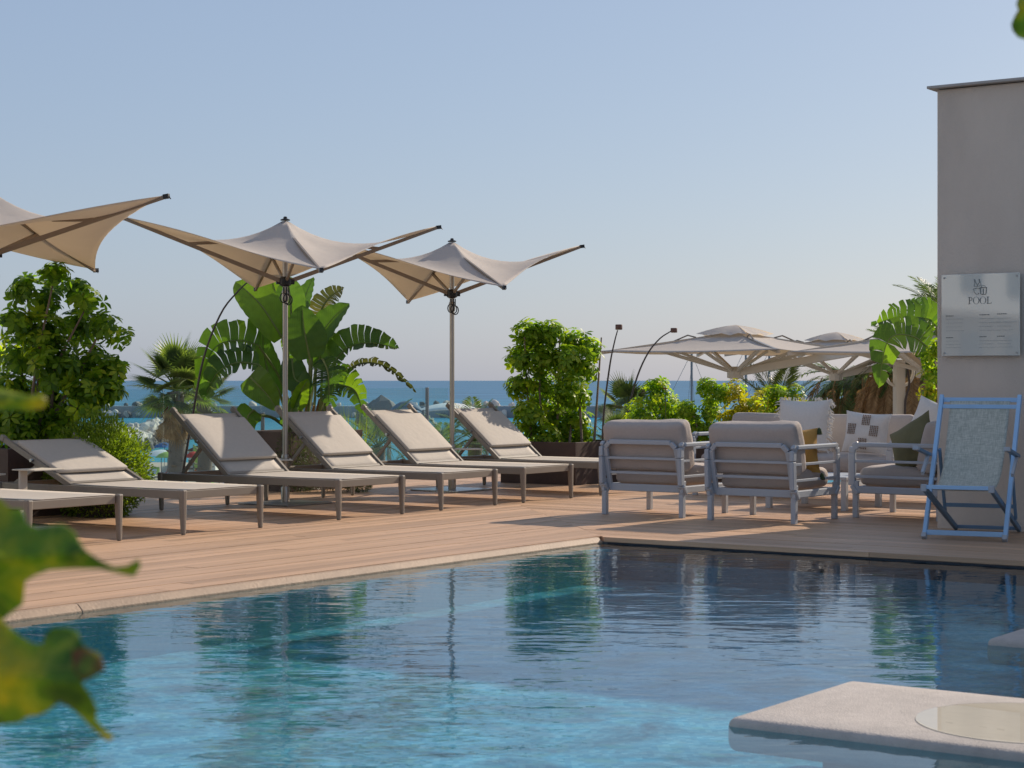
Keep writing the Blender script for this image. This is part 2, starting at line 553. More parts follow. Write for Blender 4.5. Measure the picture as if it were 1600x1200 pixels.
def mosaic():
    m, t, nd, L = nt('pool_mosaic')
    out = N(t, 'ShaderNodeOutputMaterial'); b = N(t, 'ShaderNodeBsdfPrincipled'); b.inputs['Roughness'].default_value = .35
    tc = N(t, 'ShaderNodeTexCoord')
    sn = N(t, 'ShaderNodeVectorMath', operation='SNAP'); sn.inputs[1].default_value = (.025, .025, .025)
    L.new(tc.outputs['Object'], sn.inputs[0])
    wn_ = N(t, 'ShaderNodeTexWhiteNoise'); L.new(sn.outputs[0], wn_.inputs['Vector'])
    rp = N(t, 'ShaderNodeValToRGB'); e = rp.color_ramp.elements
    e[0].color = (.16, .50, .58, 1); e[1].color = (.62, .82, .80, 1)
    q = e.new(.5); q.color = (.32, .64, .70, 1)
    L.new(wn_.outputs[0], rp.inputs[0])
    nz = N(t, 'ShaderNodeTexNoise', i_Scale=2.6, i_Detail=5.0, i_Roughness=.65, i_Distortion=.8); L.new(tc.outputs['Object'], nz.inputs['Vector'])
    mr = N(t, 'ShaderNodeMapRange', i_1=.35, i_2=.65, i_3=.30, i_4=1.2); L.new(nz.outputs[0], mr.inputs[0])  # pale and dark mottling paints ripple-broken light into the tile colour
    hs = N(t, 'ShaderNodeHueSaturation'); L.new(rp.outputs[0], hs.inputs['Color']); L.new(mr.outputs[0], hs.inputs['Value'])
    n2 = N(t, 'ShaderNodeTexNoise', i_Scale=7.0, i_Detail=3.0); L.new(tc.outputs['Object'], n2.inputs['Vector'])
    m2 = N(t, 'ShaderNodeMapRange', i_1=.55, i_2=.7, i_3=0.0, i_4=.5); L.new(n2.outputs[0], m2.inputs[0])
    L.new(mix_rgb(t, m2.outputs[0], hs.outputs[0], (.42, .60, .38)), b.inputs['Base Color'])  # greenish patches are caustic light speckles painted over the tiles
    L.new(b.outputs[0], out.inputs[0])
    return m
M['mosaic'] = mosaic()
M['pool'] = watermat('pool_water', (.42, .72, .82), [(1.5, .0060, (.8, 1.3, 1)), (4.2, .0060, (.65, 1.5, 1)), (9.0, .0024, (.8, 1.2, 1))], .55, (.35, 1.0), ior=1.75)
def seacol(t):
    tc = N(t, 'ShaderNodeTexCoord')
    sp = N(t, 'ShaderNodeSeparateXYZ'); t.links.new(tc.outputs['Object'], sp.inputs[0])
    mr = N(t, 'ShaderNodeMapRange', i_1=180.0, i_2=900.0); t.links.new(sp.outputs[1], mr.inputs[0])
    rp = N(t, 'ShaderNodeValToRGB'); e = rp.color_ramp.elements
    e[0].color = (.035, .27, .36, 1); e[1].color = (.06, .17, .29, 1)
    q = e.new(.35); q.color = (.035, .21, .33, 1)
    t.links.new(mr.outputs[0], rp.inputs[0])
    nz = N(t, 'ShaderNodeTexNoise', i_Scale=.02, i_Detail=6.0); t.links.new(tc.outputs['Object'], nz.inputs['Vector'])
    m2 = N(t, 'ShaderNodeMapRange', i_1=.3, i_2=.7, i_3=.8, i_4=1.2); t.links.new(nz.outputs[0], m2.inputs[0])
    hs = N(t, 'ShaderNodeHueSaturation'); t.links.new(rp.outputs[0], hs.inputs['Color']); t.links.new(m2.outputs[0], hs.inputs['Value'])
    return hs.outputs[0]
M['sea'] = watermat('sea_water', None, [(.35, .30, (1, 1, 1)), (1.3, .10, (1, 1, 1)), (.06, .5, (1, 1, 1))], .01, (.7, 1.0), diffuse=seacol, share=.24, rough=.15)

def figmat(name, brown):
    """fig blade: object-space vein network and yellow mottling between green areas"""
    m, t, nd, L = nt(name)
    out = N(t, 'ShaderNodeOutputMaterial'); b = N(t, 'ShaderNodeBsdfPrincipled'); b.inputs['Roughness'].default_value = .45
    tc = N(t, 'ShaderNodeTexCoord')
    nz = N(t, 'ShaderNodeTexNoise', i_Scale=16.0, i_Detail=3.0); L.new(tc.outputs['Object'], nz.inputs['Vector'])
    rp = N(t, 'ShaderNodeValToRGB'); e = rp.color_ramp.elements
    e[0].position = .34; e[0].color = (.045, .12, .014, 1); e[1].position = .70; e[1].color = (.40, .36, .02, 1)
    q = e.new(.48); q.color = (.14, .24, .018, 1)
    L.new(nz.outputs[0], rp.inputs[0])
    vo = N(t, 'ShaderNodeTexVoronoi', i_Scale=26.0); vo.feature = 'DISTANCE_TO_EDGE'; L.new(tc.outputs['Object'], vo.inputs['Vector'])
    mr = N(t, 'ShaderNodeMapRange', i_1=0.0, i_2=.05, i_3=.55, i_4=0.0); L.new(vo.outputs[0], mr.inputs[0])
    c = mix_rgb(t, mr.outputs[0], rp.outputs[0], (.30, .33, .06))
    if brown:
        n2 = N(t, 'ShaderNodeTexNoise', i_Scale=40.0, i_Detail=4.0); L.new(tc.outputs['Object'], n2.inputs['Vector'])
        m2 = N(t, 'ShaderNodeMapRange', i_1=.35, i_2=.6); L.new(n2.outputs[0], m2.inputs[0])
        c = mix_rgb(t, m2.outputs[0], c, (.17, .09, .03))
    L.new(c, b.inputs['Base Color'])
    tr = N(t, 'ShaderNodeBsdfTranslucent'); L.new(mix_rgb(t, 1.0, c, (1.5, 1.5, .4), 'MULTIPLY'), tr.inputs[0])
    mx = N(t, 'ShaderNodeMixShader', i_0=.5); L.new(b.outputs[0], mx.inputs[1]); L.new(tr.outputs[0], mx.inputs[2])
    L.new(mx.outputs[0], out.inputs[0])
    return m
M['fig'] = figmat('fig_leaf_blade', False)
M['figbrown'] = figmat('fig_leaf_withered', True)

M['poolwall'] = pmat('pool_wall_tile', (.13, .30, .36), .4, var=.2, scale=30)
# ================================================================== SETTING
rng = random.Random(5)
def structure(o, label=None):
    o['kind'] = 'structure'
    if label: o['label'] = label
    return o

SEA_Z = -7.0
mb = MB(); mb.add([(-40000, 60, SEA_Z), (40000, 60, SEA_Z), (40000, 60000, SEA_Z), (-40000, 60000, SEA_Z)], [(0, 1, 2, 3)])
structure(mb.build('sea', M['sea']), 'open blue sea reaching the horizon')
# beach and garden ground below the terrace, as one sheet with a shore that curves away to the right
mb = MB()
rows = []
for i, Y in enumerate([-60, 0, 20, 45, 70, 90, 110, 130, 150, 165, 178, 188]):
    row = []
    for j in range(26):
        X = -160 + j * 12
        shore = 188 if X < 2 else max(62, 188 - (X - 2) * 17)
        y = min(Y, shore + 3 * math.sin(X * .3))
        f = max(0, min(1, (y - 60) / 110))
        row.append(V((X, y, -6.55 - .55 * max(0, (y - shore + 20) / 20) + .15 * noise.noise(V((X * .05, y * .05, 0))))))
    rows.append(row)
mb.grid(rows)
structure(mb.build('beach', M['sand'], smooth=True), 'sandy beach and garden below the terrace')

# terrace body around the pool (frame-aligned boxes)
MF = Matrix.Translation((C0.x, C0.y, 0)) @ Matrix.Rotation(ANG, 4, 'Z')   # local x = u, local y = -v
def fbox(mb, u0, u1, v0, v1, z0, z1):
    mb.box(((u0 + u1) / 2, -(v0 + v1) / 2, (z0 + z1) / 2), (u1 - u0, abs(v1 - v0), z1 - z0), MF)
mb = MB()
fbox(mb, -18, 7.4, -6.85, -.02, -6.6, -.035)
fbox(mb, .02, 7.4, -.02, 11, -6.6, -.036)
fbox(mb, -18, -10.02, -.02, 11, -6.6, -.02)
structure(mb.build('terrace', M['slab']), 'raised terrace slab carrying the deck')
mb = MB(); fbox(mb, -10.02, .02, -.02, 11, -.60, -.30)
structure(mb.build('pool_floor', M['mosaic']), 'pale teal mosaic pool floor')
mb = MB()
fbox(mb, -10.02, .012, -.018, .0, -.30, -.16)
fbox(mb, -.0, .018, 0, 11, -.30, -.16)
fbox(mb, -10.018, -10.0, 0, 11, -.30, -.08)
structure(mb.build('pool_wall', M['poolwall']), 'mosaic side walls of the pool')
mb = MB()
fbox(mb, -10, 0, .0, .14, -.299, -.075)
structure(mb.build('pool_ledge', M['poolwall']), 'pale submerged ledge along the left pool edge')
mb = MB(); fbox(mb, -10, -.0, .0, 11, -.052, -.050)
# water surface as a single sheet
mbw = MB(); p = [W(-10, 0.0, -.045), W(-10, 11, -.045), W(-.0, 11, -.045), W(-.0, 0.0, -.045)]
mbw.add(p, [(0, 1, 2, 3)])
structure(mbw.build('pool_water', M['pool']), 'rippled clear pool water')
mb = MB(); fbox(mb, .0, .03, .03, 11, -.16, -.040)
structure(mb.build('overflow_slot', M['dark_gap']), 'dark overflow slot under the far deck edge')
# stone coping in separate slabs
M['coping'] = pmat('coping_stone', (.37, .255, .17), .65, var=.16, scale=10, bump=.3, bscale=60, stain=.35)
cop = thing('coping', None, None)
structure(cop, 'pale stone coping along the left pool edge')
u = -10.0; k = 0
while u < -.02:
    l = min(5.0, -.0 - u)
    prof = [(.024, -.002), (-.004, -.003), (-.040, -.036), (-.040, -.12), (.024, -.12)]
    mb = MB(); vs = [(xx, y, z) for xx in (.0005, l - .0005) for y, z in prof]
    mb.add(vs, [(0, 1, 2, 3, 4), (9, 8, 7, 6, 5)] + [(i_, 5 + i_, 5 + (i_ + 1) % 5, (i_ + 1) % 5) for i_ in range(5)])
    mb.build('coping_stone', M['coping'], cop, bevel=.006, loc=W(u, -.052, 0), rot=(0, 0, ANG)); u += 5.0; k += 1

# deck boards, mitred at the corner of the pool
deck = structure(MB().build('deck', M['deck']), 'weathered reddish wooden deck around the pool')
BW, GAP = .120, .004
def piece(lo, hi, m0, m1, wd, loc, rot):
    """board along local x with mitred ends (m0/m1: shift of the end across the width)"""
    mb = MB(); h = wd / 2; z = -.033
    pts = [(lo - m0, -h), (hi - m1, -h), (hi + m1, h), (lo + m0, h)]
    mb.prism(pts, z, 0)
    o = mb.build('deck_board', M['deck'], deck, loc=loc, rot=rot)
    return o
n = 0
v = -.077
while v > -6.8:
    vc = v - BW / 2
    end = -vc; start = -7.5
    cuts = [start]
    x = start + rng.uniform(1.5, 4.2)
    while x < end - 1.2:
        cuts.append(x); x += rng.uniform(3.4, 4.6)
    cuts.append(min(end, 7.35))
    for a, b in zip(cuts[:-1], cuts[1:]):
        last = (b == cuts[-1] and b < 7.3)
        mid = (a + b) / 2
        piece(a - mid + .0015, b - mid - .0015, 0, BW / 2 if last else 0, BW, W(mid, vc, rng.uniform(-.0012, .0012)), (0, 0, ANG)); n += 1
    v -= BW + GAP
# far (right) field: local x along +v direction (to the right)
u = .004
while u < 7.25:
    uc = u + BW / 2
    st = max(-uc, -6.8); end = 8.5 if uc < 2.3 else 3.2
    if uc >= 2.3: end = 1.9
    cuts = [st]; x = st + rng.uniform(1.8, 4.2)
    while x < end - 1.2:
        cuts.append(x); x += rng.uniform(3.4, 4.6)
    cuts.append(end)
    for a, b in zip(cuts[:-1], cuts[1:]):
        first = a == st and st > -6.79
        mid = (a + b) / 2
        piece(a - mid + .0015, b - mid - .0015, -BW / 2 if first else 0, 0, BW, W(uc, mid, rng.uniform(-.0012, .0012)), (0, 0, ANG - PI / 2)); n += 1
    u += BW + GAP
print('deck boards', n)
mb = MB(); fbox(mb, -18, -10.0, -6.8, 11, -.02, .0)
structure(mb.build('near_deck', M['deck']), 'wooden deck on the near side of the pool')

# pool platforms (flat concrete islands just above the water)
def platform(u0, u1, v0, v1, label, disc):
    t = thing('pool_platform', label, 'platform', W((u0 + u1) / 2, (v0 + v1) / 2, -.014), ANG)
    du, dv = u1 - u0, v1 - v0
    mb = MB(); mb.rbox((0, 0, -.06), (du, dv, .12), .036); mb.box((0, 0, -.20), (du - .5, dv - .5, .17))
    # deep round-edged block standing on the pool floor
    body = mb.build('block', M['platform'], t, smooth=True)
    if disc:
        cu, cv, r = disc
        x, y = cu - (u0 + u1) / 2, -(cv - (v0 + v1) / 2)
        b = MB(); b.lathe([(r - .01, -.001), (r - .01, .0015)], (x, y, 0.001), 56)
        b.build('basin_floor', M['basin'], t)
        b = MB(); b.add([(x + (r - .011) * math.cos(2 * PI * i / 56), y + (r - .011) * math.sin(2 * PI * i / 56), .0042) for i in range(56)], [tuple(range(56))])
        b.build('basin_water', M['film'], t)
    return t
M['film'] = watermat('thin_water_film', (.96, .95, .92), [(3.0, .0006, (1, 1, 1))], 1.0, (.3, .8))
platform(-5.87, -4.87, 4.21, 6.6, 'pale concrete platform in the pool with a round shallow basin', (-5.37, 5.11, .39))
platform(-3.45, -2.47, 4.22, 6.6, 'pale concrete platform further back in the pool against the right edge', None)

# end wall with coping and the glass sign
wall = thing('stucco_wall', 'tall beige stucco wall end rising beside the blue deck chair', 'wall', W(2.225, 1.664, 0), ANG)
mb = MB(); mb.box((1.7, -3.5, 1.70), (3.4, 7.0, 3.44)); mb.build('wall_body', M['stucco'], wall, bevel=.012)
mb = MB(); mb.box((1.7, -3.46, 3.436), (3.52, 7.04, .022)); mb.build('wall_cap', M['cap'], wall, bevel=.004)
SGN = thing('pool_sign', 'square frosted glass sign reading POOL on the stucco wall', 'sign', W(2.225, 1.664 + .06, 1.34), ANG - PI / 2)
# local x to the right along the wall, local -y towards the viewer
mb = MB(); mb.box((.31, -.045, .315), (.625, .010, .63)); mb.build('panel', M['signglass'], SGN, bevel=.002)
for x, z in ((.022, .022), (.60, .022), (.022, .605), (.60, .605)):
    mb = MB(); mb.tube([(x, .0, z), (x, -.056, z)], .008, 10); mb.build('standoff_pin', M['steel'], SGN, smooth=True)
def stroke(mb, pts, r): mb.tube([(p[0], -.0525, p[1]) for p in pts], r, 5)
def ellip(cx, cz, rx, rz, w0, w1, n=22):
    """letter O with thick sides and thin top and bottom"""
    mb = MB(); vs = []; fs = []
    for k in range(n):
        a = 2 * PI * k / n
        w = w0 + (w1 - w0) * abs(math.cos(a))
        for q in (0, 1):
            vs.append((cx + (rx - q * w) * math.cos(a), -.0515, cz + (rz - q * w0) * math.sin(a)))
    for k in range(n):
        j = (k + 1) % n
        fs.append((2 * k, 2 * j, 2 * j + 1, 2 * k + 1))
    return vs, fs
letters = []
S = .054; z0 = .398; x0 = .215
def letter_bits(kind, x):
    mb = MB()
    def r(a, b, c, d): mb.box((x + (a + b) / 2 * S, -.0515, z0 + (c + d) / 2 * S), ((b - a) * S, .002, (d - c) * S))
    if kind == 'P':
        r(.12, .24, 0, 1); r(0, .36, 0, .05); r(0, .3, .95, 1)
        vs, fs = [], []
        n = 14
        for k in range(n + 1):
            a = PI / 2 - PI * k / n
            w = .05 + .09 * abs(math.cos(a))
            for q in (0, 1):
                vs.append((x + (.3 + (.34 - q * w) * math.cos(a)) * S, -.0515, z0 + (.73 + (.27 - q * .05) * math.sin(a)) * S))
        for k in range(n): fs.append((2 * k, 2 * k + 2, 2 * k + 3, 2 * k + 1))
        mb.add(vs, fs)
    if kind == 'O':
        mb.add(*ellip(x + .48 * S, z0 + .5 * S, .48 * S, .52 * S, .035 * S, .13 * S))
    if kind == 'L':
        r(.12, .24, 0, 1); r(0, .36, .95, 1); r(0, .7, 0, .05); r(.65, .70, 0, .22)
    mb.build('letter', M['print'], SGN)
for kch, adv in (('P', .0), ('O', .74), ('O', 1.78), ('L', 2.84)):
    letter_bits(kch, x0 + adv * S * .96)
em = MB()
# two-piece swimsuit outline
stroke(em, [(.262, .588), (.268, .560), (.262, .535), (.290, .532), (.284, .552), (.276, .563), (.268, .588)], .0016)
stroke(em, [(.306, .588), (.312, .560), (.318, .538), (.288, .532), (.296, .552), (.304, .563), (.302, .588)], .0016)
stroke(em, [(.258, .512), (.264, .490), (.284, .470), (.292, .470), (.302, .484)], .0016)
stroke(em, [(.258, .514), (.290, .520), (.312, .514)], .0016)
# bucket outline with a spade
stroke(em, [(.312, .520), (.316, .476), (.324, .470), (.352, .470), (.358, .476), (.362, .520)], .0026)
stroke(em, [(.310, .522), (.364, .522)], .0026)
stroke(em, [(.318, .524), (.326, .538), (.346, .538), (.356, .524)], .0012)
stroke(em, [(.336, .512), (.336, .474)], .003)
em.build('emblem', M['print'], SGN)
for x, z, w in ((.035, .310, .055), (.305, .314, .07), (.445, .318, .075), (.035, .142, .055), (.305, .146, .05), (.445, .148, .06)):
    mb = MB()
    xx = x
    while xx < x + w:
        l = rng.uniform(.006, .016); mb.box((xx + l / 2, -.0512, z), (l, .0012, .006)); xx += l + .003
    mb.build('heading_text', M['print'], SGN)
M['faint'] = pmat('faint_print', (.36, .38, .36), .5)
for x in (.035, .305, .445):
    for zz in (.285, .255, .225, .195, .115, .09, .065):
        mb = MB(); xx = x; w = rng.uniform(.10, .15)
        while xx < x + w:
            l = rng.uniform(.005, .02); mb.box((xx + l / 2, -.0511, zz), (l, .001, .003)); xx += l + .003
        mb.build('body_text', M['faint'], SGN)

# hotel building on the left, out of frame, seen mirrored in the sign
hb = thing('hotel_building', 'white hotel building beside the pool', 'building', W(-24, -9.5, -.2), ANG)
mb = MB(); mb.box((0, 5, 5.0), (30, 10, 10)); mb.build('facade', M['white_wall'], hb)
for fl in range(3):
    for k in range(9):
        mb = MB(); mb.box((-12.5 + k * 3.1, -.01, 1.5 + fl * 3.0), (1.3, .08, 2.0)); mb.build('window', M['window'], hb)
mb = MB(); mb.box((0, -1.2, 2.75), (26, 2.4, .12)); mb.build('canopy_roof', M['stucco'], hb)

# ================================================================== GLASS BALUSTRADE
bal = thing('glass_balustrade', 'clear glass balustrade running along the seaward deck edge', 'balustrade', W(0, -6.62, 0), ANG)
x = 3.454 - 1.463 * 5
while x < 6.3:
    mb = MB(); mb.box((x + .7315, 0, .56), (1.455, .012, 1.0)); mb.build('pane', M['glass'], bal)
    x += 1.463
mb = MB(); mb.box((6.61, 0, .56), (.44, .012, 1.0)); mb.build('pane', M['glass'], bal)
for x, h in ((6.375, 1.065), (3.45, .80)):
    mb = MB(); mb.box((x, -.03, h / 2), (.022, .04, h)); mb.build('post', M['mast'], bal, bevel=.003)
mb = MB(); mb.box((1.6, .0, .028), (11.6, .06, .05)); mb.build('base_channel', M['steel'], bal)

# ================================================================== LOUNGERS
LG = 'taupe sling sun loungers in a row'
def make_lounger(tilt, label):
    t = thing('sun_lounger', label, 'sun lounger', (0, 0, 0), 0, LG)
    wx = .405
    mb = MB()
    for s in (-1, 1): mb.box((s * wx, 1.03, .298), (.042, 2.01, .062))
    mb.box((0, .012, .298), (.765, .04, .060)); mb.box((0, 2.05, .298), (.765, .04, .060)); mb.box((0, 1.26, .287), (.765, .03, .03))
    mb.build('frame', M['taupe'], t, bevel=.004)
    for s in (-1, 1):
        for y in (0, 2.06):
            mb = MB(); mb.bar((s * (wx + .012), y - .012, .0), (s * (wx + .012), y - .004, .336), .030, .034, (0, 1, 0), .046, .056)
            mb.build('leg', M['taupe'], t, bevel=.010)
    rows = []
    for i in range(15):
        y = -.004 + (1.30) * i / 14
        rows.append([V((x, y, .334 - .016 * (1 - (x / .39) ** 2) * math.sin(PI * i / 14))) for x in [-.385 + .77 * k / 8 for k in range(9)]])
    mb = MB(); mb.grid(rows); mb.build('seat_sling', M['sling'], t, smooth=True, solid=.006)
    c, s_ = math.cos(tilt), math.sin(tilt)
    P0 = V((0, 1.29, .335)); D = V((0, c, s_)); NN = V((0, -s_, c))
    def bp(x, s, n=0): return P0 + V((x, 0, 0)) + D * s + NN * n
    L = .845
    mb = MB()
    for sg in (-1, 1): mb.bar(bp(sg * .378, -.03), bp(sg * .378, L), .032, .045, NN)
    mb.bar(bp(-.362, .01), bp(.362, .01), .03, .025, NN)
    mb.bar(bp(-.362, L - .07, -.012), bp(.362, L - .07, -.012), .03, .018, NN)
    mb.build('backrest_frame', M['taupe'], t, bevel=.004)
    for sg in (-1, 1):
        mb = MB(); mb.bar(bp(sg * .36, L + .001, .004), bp(sg * .40, L + .001, .004), .05, .05, NN)
        mb.build('end_cap', M['taupe'], t, bevel=.008)
    rows = []
    for i in range(9):
        s = .0 + (L - .05) * i / 8
        rows.append([bp(x, s, .004 - .012 * (1 - (x / .37) ** 2) * math.sin(PI * i / 8)) for x in [-.358 + .716 * k / 8 for k in range(9)]])
    mb = MB(); mb.grid(rows); mb.build('back_sling', M['sling'], t, smooth=True, solid=.006)
    MM = Matrix.Translation(bp(0, .425, .034)) @ Matrix.Rotation(tilt, 4, 'X')
    mb = MB(); mb.rbox((0, 0, 0), (.735, .54, .034), .012, MM, puff=.006)
    mb.build('head_pad', M['sling'], t, smooth=True, ang=60)
    for sg in (-1, 1):
        mb = MB(); mb.bar(bp(sg * .35, .40, -.02), V((sg * .35, 1.29 + c * .40 + .36 * c, .30)), .02, .03)
        mb.build('prop_bar', M['taupe'], t)
        mb = MB(); mb.tube([bp(sg * .36, .44, .0), bp(sg * .418, .44, .0)], .014, 10); mb.build('knob', M['steel'], t, smooth=True)
    return t
protoB = make_lounger(R(40), 'taupe sun lounger directly left of the first full parasol pole with palm trunk behind')
protoB.location = W(.54, -2.67); protoB.rotation_euler.z = ANG
protoA = make_lounger(R(24), 'taupe sun lounger with low backrest in front of the rounded green bush')
protoA.location = W(-1.255, -2.65); protoA.rotation_euler.z = ANG
for u, lab, dz in ((-2.70, 'nearest taupe sun lounger, cut by the left edge behind the fig leaves', 0),
                   (1.917, 'taupe sun lounger in front of the bird of paradise plant and trailing rosemary', 0),
                   (3.19, 'taupe sun lounger before the glass pane, a parasol pole rising behind its back', 0),
                   (4.56, 'farthest taupe sun lounger, leaf shadows on its back beside the tall planter bush', 0)):
    c = copy_tree(protoB if u > -2 else protoA)
    c.location = W(u, -2.67); c.rotation_euler.z = ANG + R(rng.uniform(-1.2, 1.2)); c['label'] = lab

# ================================================================== PARASOLS WITH UPSWEPT TIPS
PG = 'taupe parasols with upswept tips between the loungers'
def make_parasol(base, pv, qv, z_ap, z_hub, z_p, z_q, label, seed, plate_z, plate_dir):
    t = thing('parasol', label, 'parasol', base, 0, PG)
    pv, qv = V((*pv, 0)), V((*qv, 0))
    mb = MB(); mb.box((0, 0, .008), (.62, .62, .016), Matrix.Rotation(ANG, 4, 'Z')); mb.build('base_plate', M['steel'], t, bevel=.003)
    mb = MB(); mb.lathe([(.04, .016), (.04, .15), (.034, .16), (.034, .02)], n=16); mb.build('base_socket', M['pole'], t, smooth=True)
    mb = MB(); mb.tube([(0, 0, .02), (0, 0, z_ap - .02)], .0245, 12); mb.build('pole', M['pole'], t, smooth=True)
    # dark lower hub, slider lock and crown cap
    mb = MB(); mb.lathe([(.03, -.045), (.055, -.03), (.06, .0), (.058, .03), (.04, .048)], (0, 0, z_hub), 14)
    for a in range(4):
        d = V((math.cos(a * PI / 2 + .3), math.sin(a * PI / 2 + .3), 0)); mb.bar(V((0, 0, z_hub)) + d * .04, V((0, 0, z_hub)) + d * .085, .03, .045)
    mb.build('hub', M['black'], t, smooth=True)
    mb = MB(); mb.lathe([(.029, -.05), (.034, -.03), (.034, .03), (.029, .05)], (0, 0, z_hub - .13), 12); mb.build('pole_collar', M['pole'], t, smooth=True)
    mb = MB(); mb.lathe([(.045, -.014), (.045, -.004), (.018, .006), (.018, .018), (.010, .024)], (0, 0, z_ap + .006), 14); mb.build('crown_cap', M['black'], t, smooth=True)
    # cord hanging in loops from the hub
    mb = MB()
    rr = random.Random(seed)
    for k in range(3):
        a = -1.9 + k * .9; ox, oy = .035 * math.cos(a), .035 * math.sin(a)
        pts = [(ox, oy, z_hub - .05)]
        for q in range(13):
            th = PI / 2 + 2 * PI * q / 12
            pts.append((ox + .032 * math.cos(th), oy - .008, z_hub - .15 - .01 * k + .09 * (math.sin(th) - 1) * .5 + .045))
        mb.tube(pts, .006, 5)
    mb.build('pull_cord', M['black'], t, smooth=True)
    # canopy panels
    AP = V((0, 0, z_ap)); corners = [(pv, z_p, 'p'), (qv, z_q, 'q'), (-pv, z_p, 'p'), (-qv, z_q, 'q')]
    def ridge(vec, z, kind, s):
        lin = AP.lerp(V((vec.x, vec.y, z)), s)
        sag = (.24 if kind == 'p' else .08) * 4 * s * (1 - s) * (1 - .35 * s)
        return lin - V((0, 0, sag))
    nz_, na = 14, 14
    cm = MB()
    for k in range(4):
        (c1, z1, k1), (c2, z2, k2) = corners[k], corners[(k + 1) % 4]
        rows = []
        for i in range(nz_ + 1):
            s = .02 + .98 * i / nz_
            r1, r2 = ridge(c1, z1, k1, s), ridge(c2, z2, k2, s)
            row = []
            for j in range(na + 1):
                w = j / na
                p_ = r1.lerp(r2, w)
                pull = 4 * w * (1 - w)
                ctr = V((0, 0, p_.z))
                p_ = p_.lerp(ctr, .17 * pull * s ** 1.5)
                p_.z -= .02 * pull * s + .012 * math.sin(w * 9 + seed + i * .15) * pull * (1 - s) * s * 2
                row.append(p_)
            rows.append(row)
        cm.grid(rows)
    # weld the ridges
    o = cm.build('canopy', M['canopy'], t, smooth=True, ang=180)
    wd = o.modifiers.new('weld', 'WELD'); wd.merge_threshold = .004
    sd = o.modifiers.new('thick', 'SOLIDIFY'); sd.thickness = .004; sd.offset = 1
    # hem cord around the edge
    # ribs: p ribs rise from the hub, q ribs fall from the crown
    hub = V((0, 0, z_hub + .01))
    for vec, z, kind in corners:
        tip = V((vec.x, vec.y, z)); d = V((vec.x, vec.y, 0)).normalized()
        mb = MB()
        if kind == 'p':
            ribpts = (hub + d * .05, tip + V((0, 0, -.012)))
            mb.bar(ribpts[0], ribpts[1], .026, .040, w1=.022, h1=.030)
        else:
            ribpts = (V((0, 0, z_ap - .10)) + d * .03, tip + V((0, 0, -.016)))
            mb.bar(ribpts[0], ribpts[1], .026, .036, w1=.022, h1=.028)
        rb = mb.build('rib', M['rib'], t, bevel=.003)
        mb = MB(); mb.bar(tip - d * .01 + V((0, 0, -.012)), tip + d * .035 + V((0, 0, -.006)), .03, .035)
        mb.tube([tip + d * .03, tip + d * .05 + V((0, 0, -.03))], .004, 5)
        mb.build('tip_cap', M['black'], rb)
        mb = MB()
        if kind == 'q':
            m_ = ribpts[0].lerp(ribpts[1], .42)
            mb.bar(hub + d * .05, m_, .022, .03)
        else:
            m_ = ribpts[0].lerp(ribpts[1], .60); e_ = ridge(vec, z, kind, .36) - V((0, 0, .02))
            mb.bar(m_, e_, .022, .028)
        mb.build('strut', M['rib'], rb, bevel=.002)
    # small drinks shelf clamped to the pole
    pd = V((*plate_dir, 0)).normalized(); sx = V((-pd.y, pd.x, 0))
    mb = MB()
    rows = [pd * a + sx * b for a, b in ((-.06, -.16), (.30, -.16), (.30, .16), (-.06, .16))]
    mb.prism([(p_.x, p_.y) for p_ in rows], plate_z, plate_z + .012)
    pl = mb.build('shelf', M['basin'], t, bevel=.003)
    mb = MB(); mb.lathe([(.032, -.03), (.036, 0), (.036, .03), (.030, .045)], (0, 0, plate_z + .01), 12); mb.build('shelf_clamp', M['pole'], pl, smooth=True)
    return t
P2 = W(1.395, -4.4); P3 = W(3.99, -4.41); P1 = W(-1.98, -4.44)
make_parasol(P2, (1.40, .50), (.50, -1.62), 2.65, 2.07, 2.63, 2.09, 'taupe parasol whose left tip reaches over the curved lamp, middle of the three', 1, .405, (-1, -.2))
make_parasol(P3, (1.37, .50), (.55, -1.60), 2.61, 2.055, 2.60, 2.05, 'taupe parasol beside the planter bush, right of the bird of paradise', 2, .425, (1, .2))
make_parasol(P1, (1.45, -.45), (.46, 1.60), 2.64, 2.14, 2.56, 2.12, 'taupe parasol half cut by the left edge above the schefflera tree', 3, .40, (-1, 0.1))

# low side table between the two left loungers
st = thing('side_table', 'small cream side table on a flat post beside the low-backed lounger', 'side table', (at(60, 731, 14.35).x, 14.35, 0), ANG)
mb = MB(); mb.box((0, 0, .462), (.30, .26, .010)); mb.build('table_top', M['basin'], st, bevel=.002)
mb = MB(); mb.box((-.10, .06, .235), (.07, .02, .448)); mb.build('post', M['basin'], st)
mb = MB(); mb.box((0, 0, .006), (.30, .26, .012)); mb.build('foot_plate', M['basin'], st)

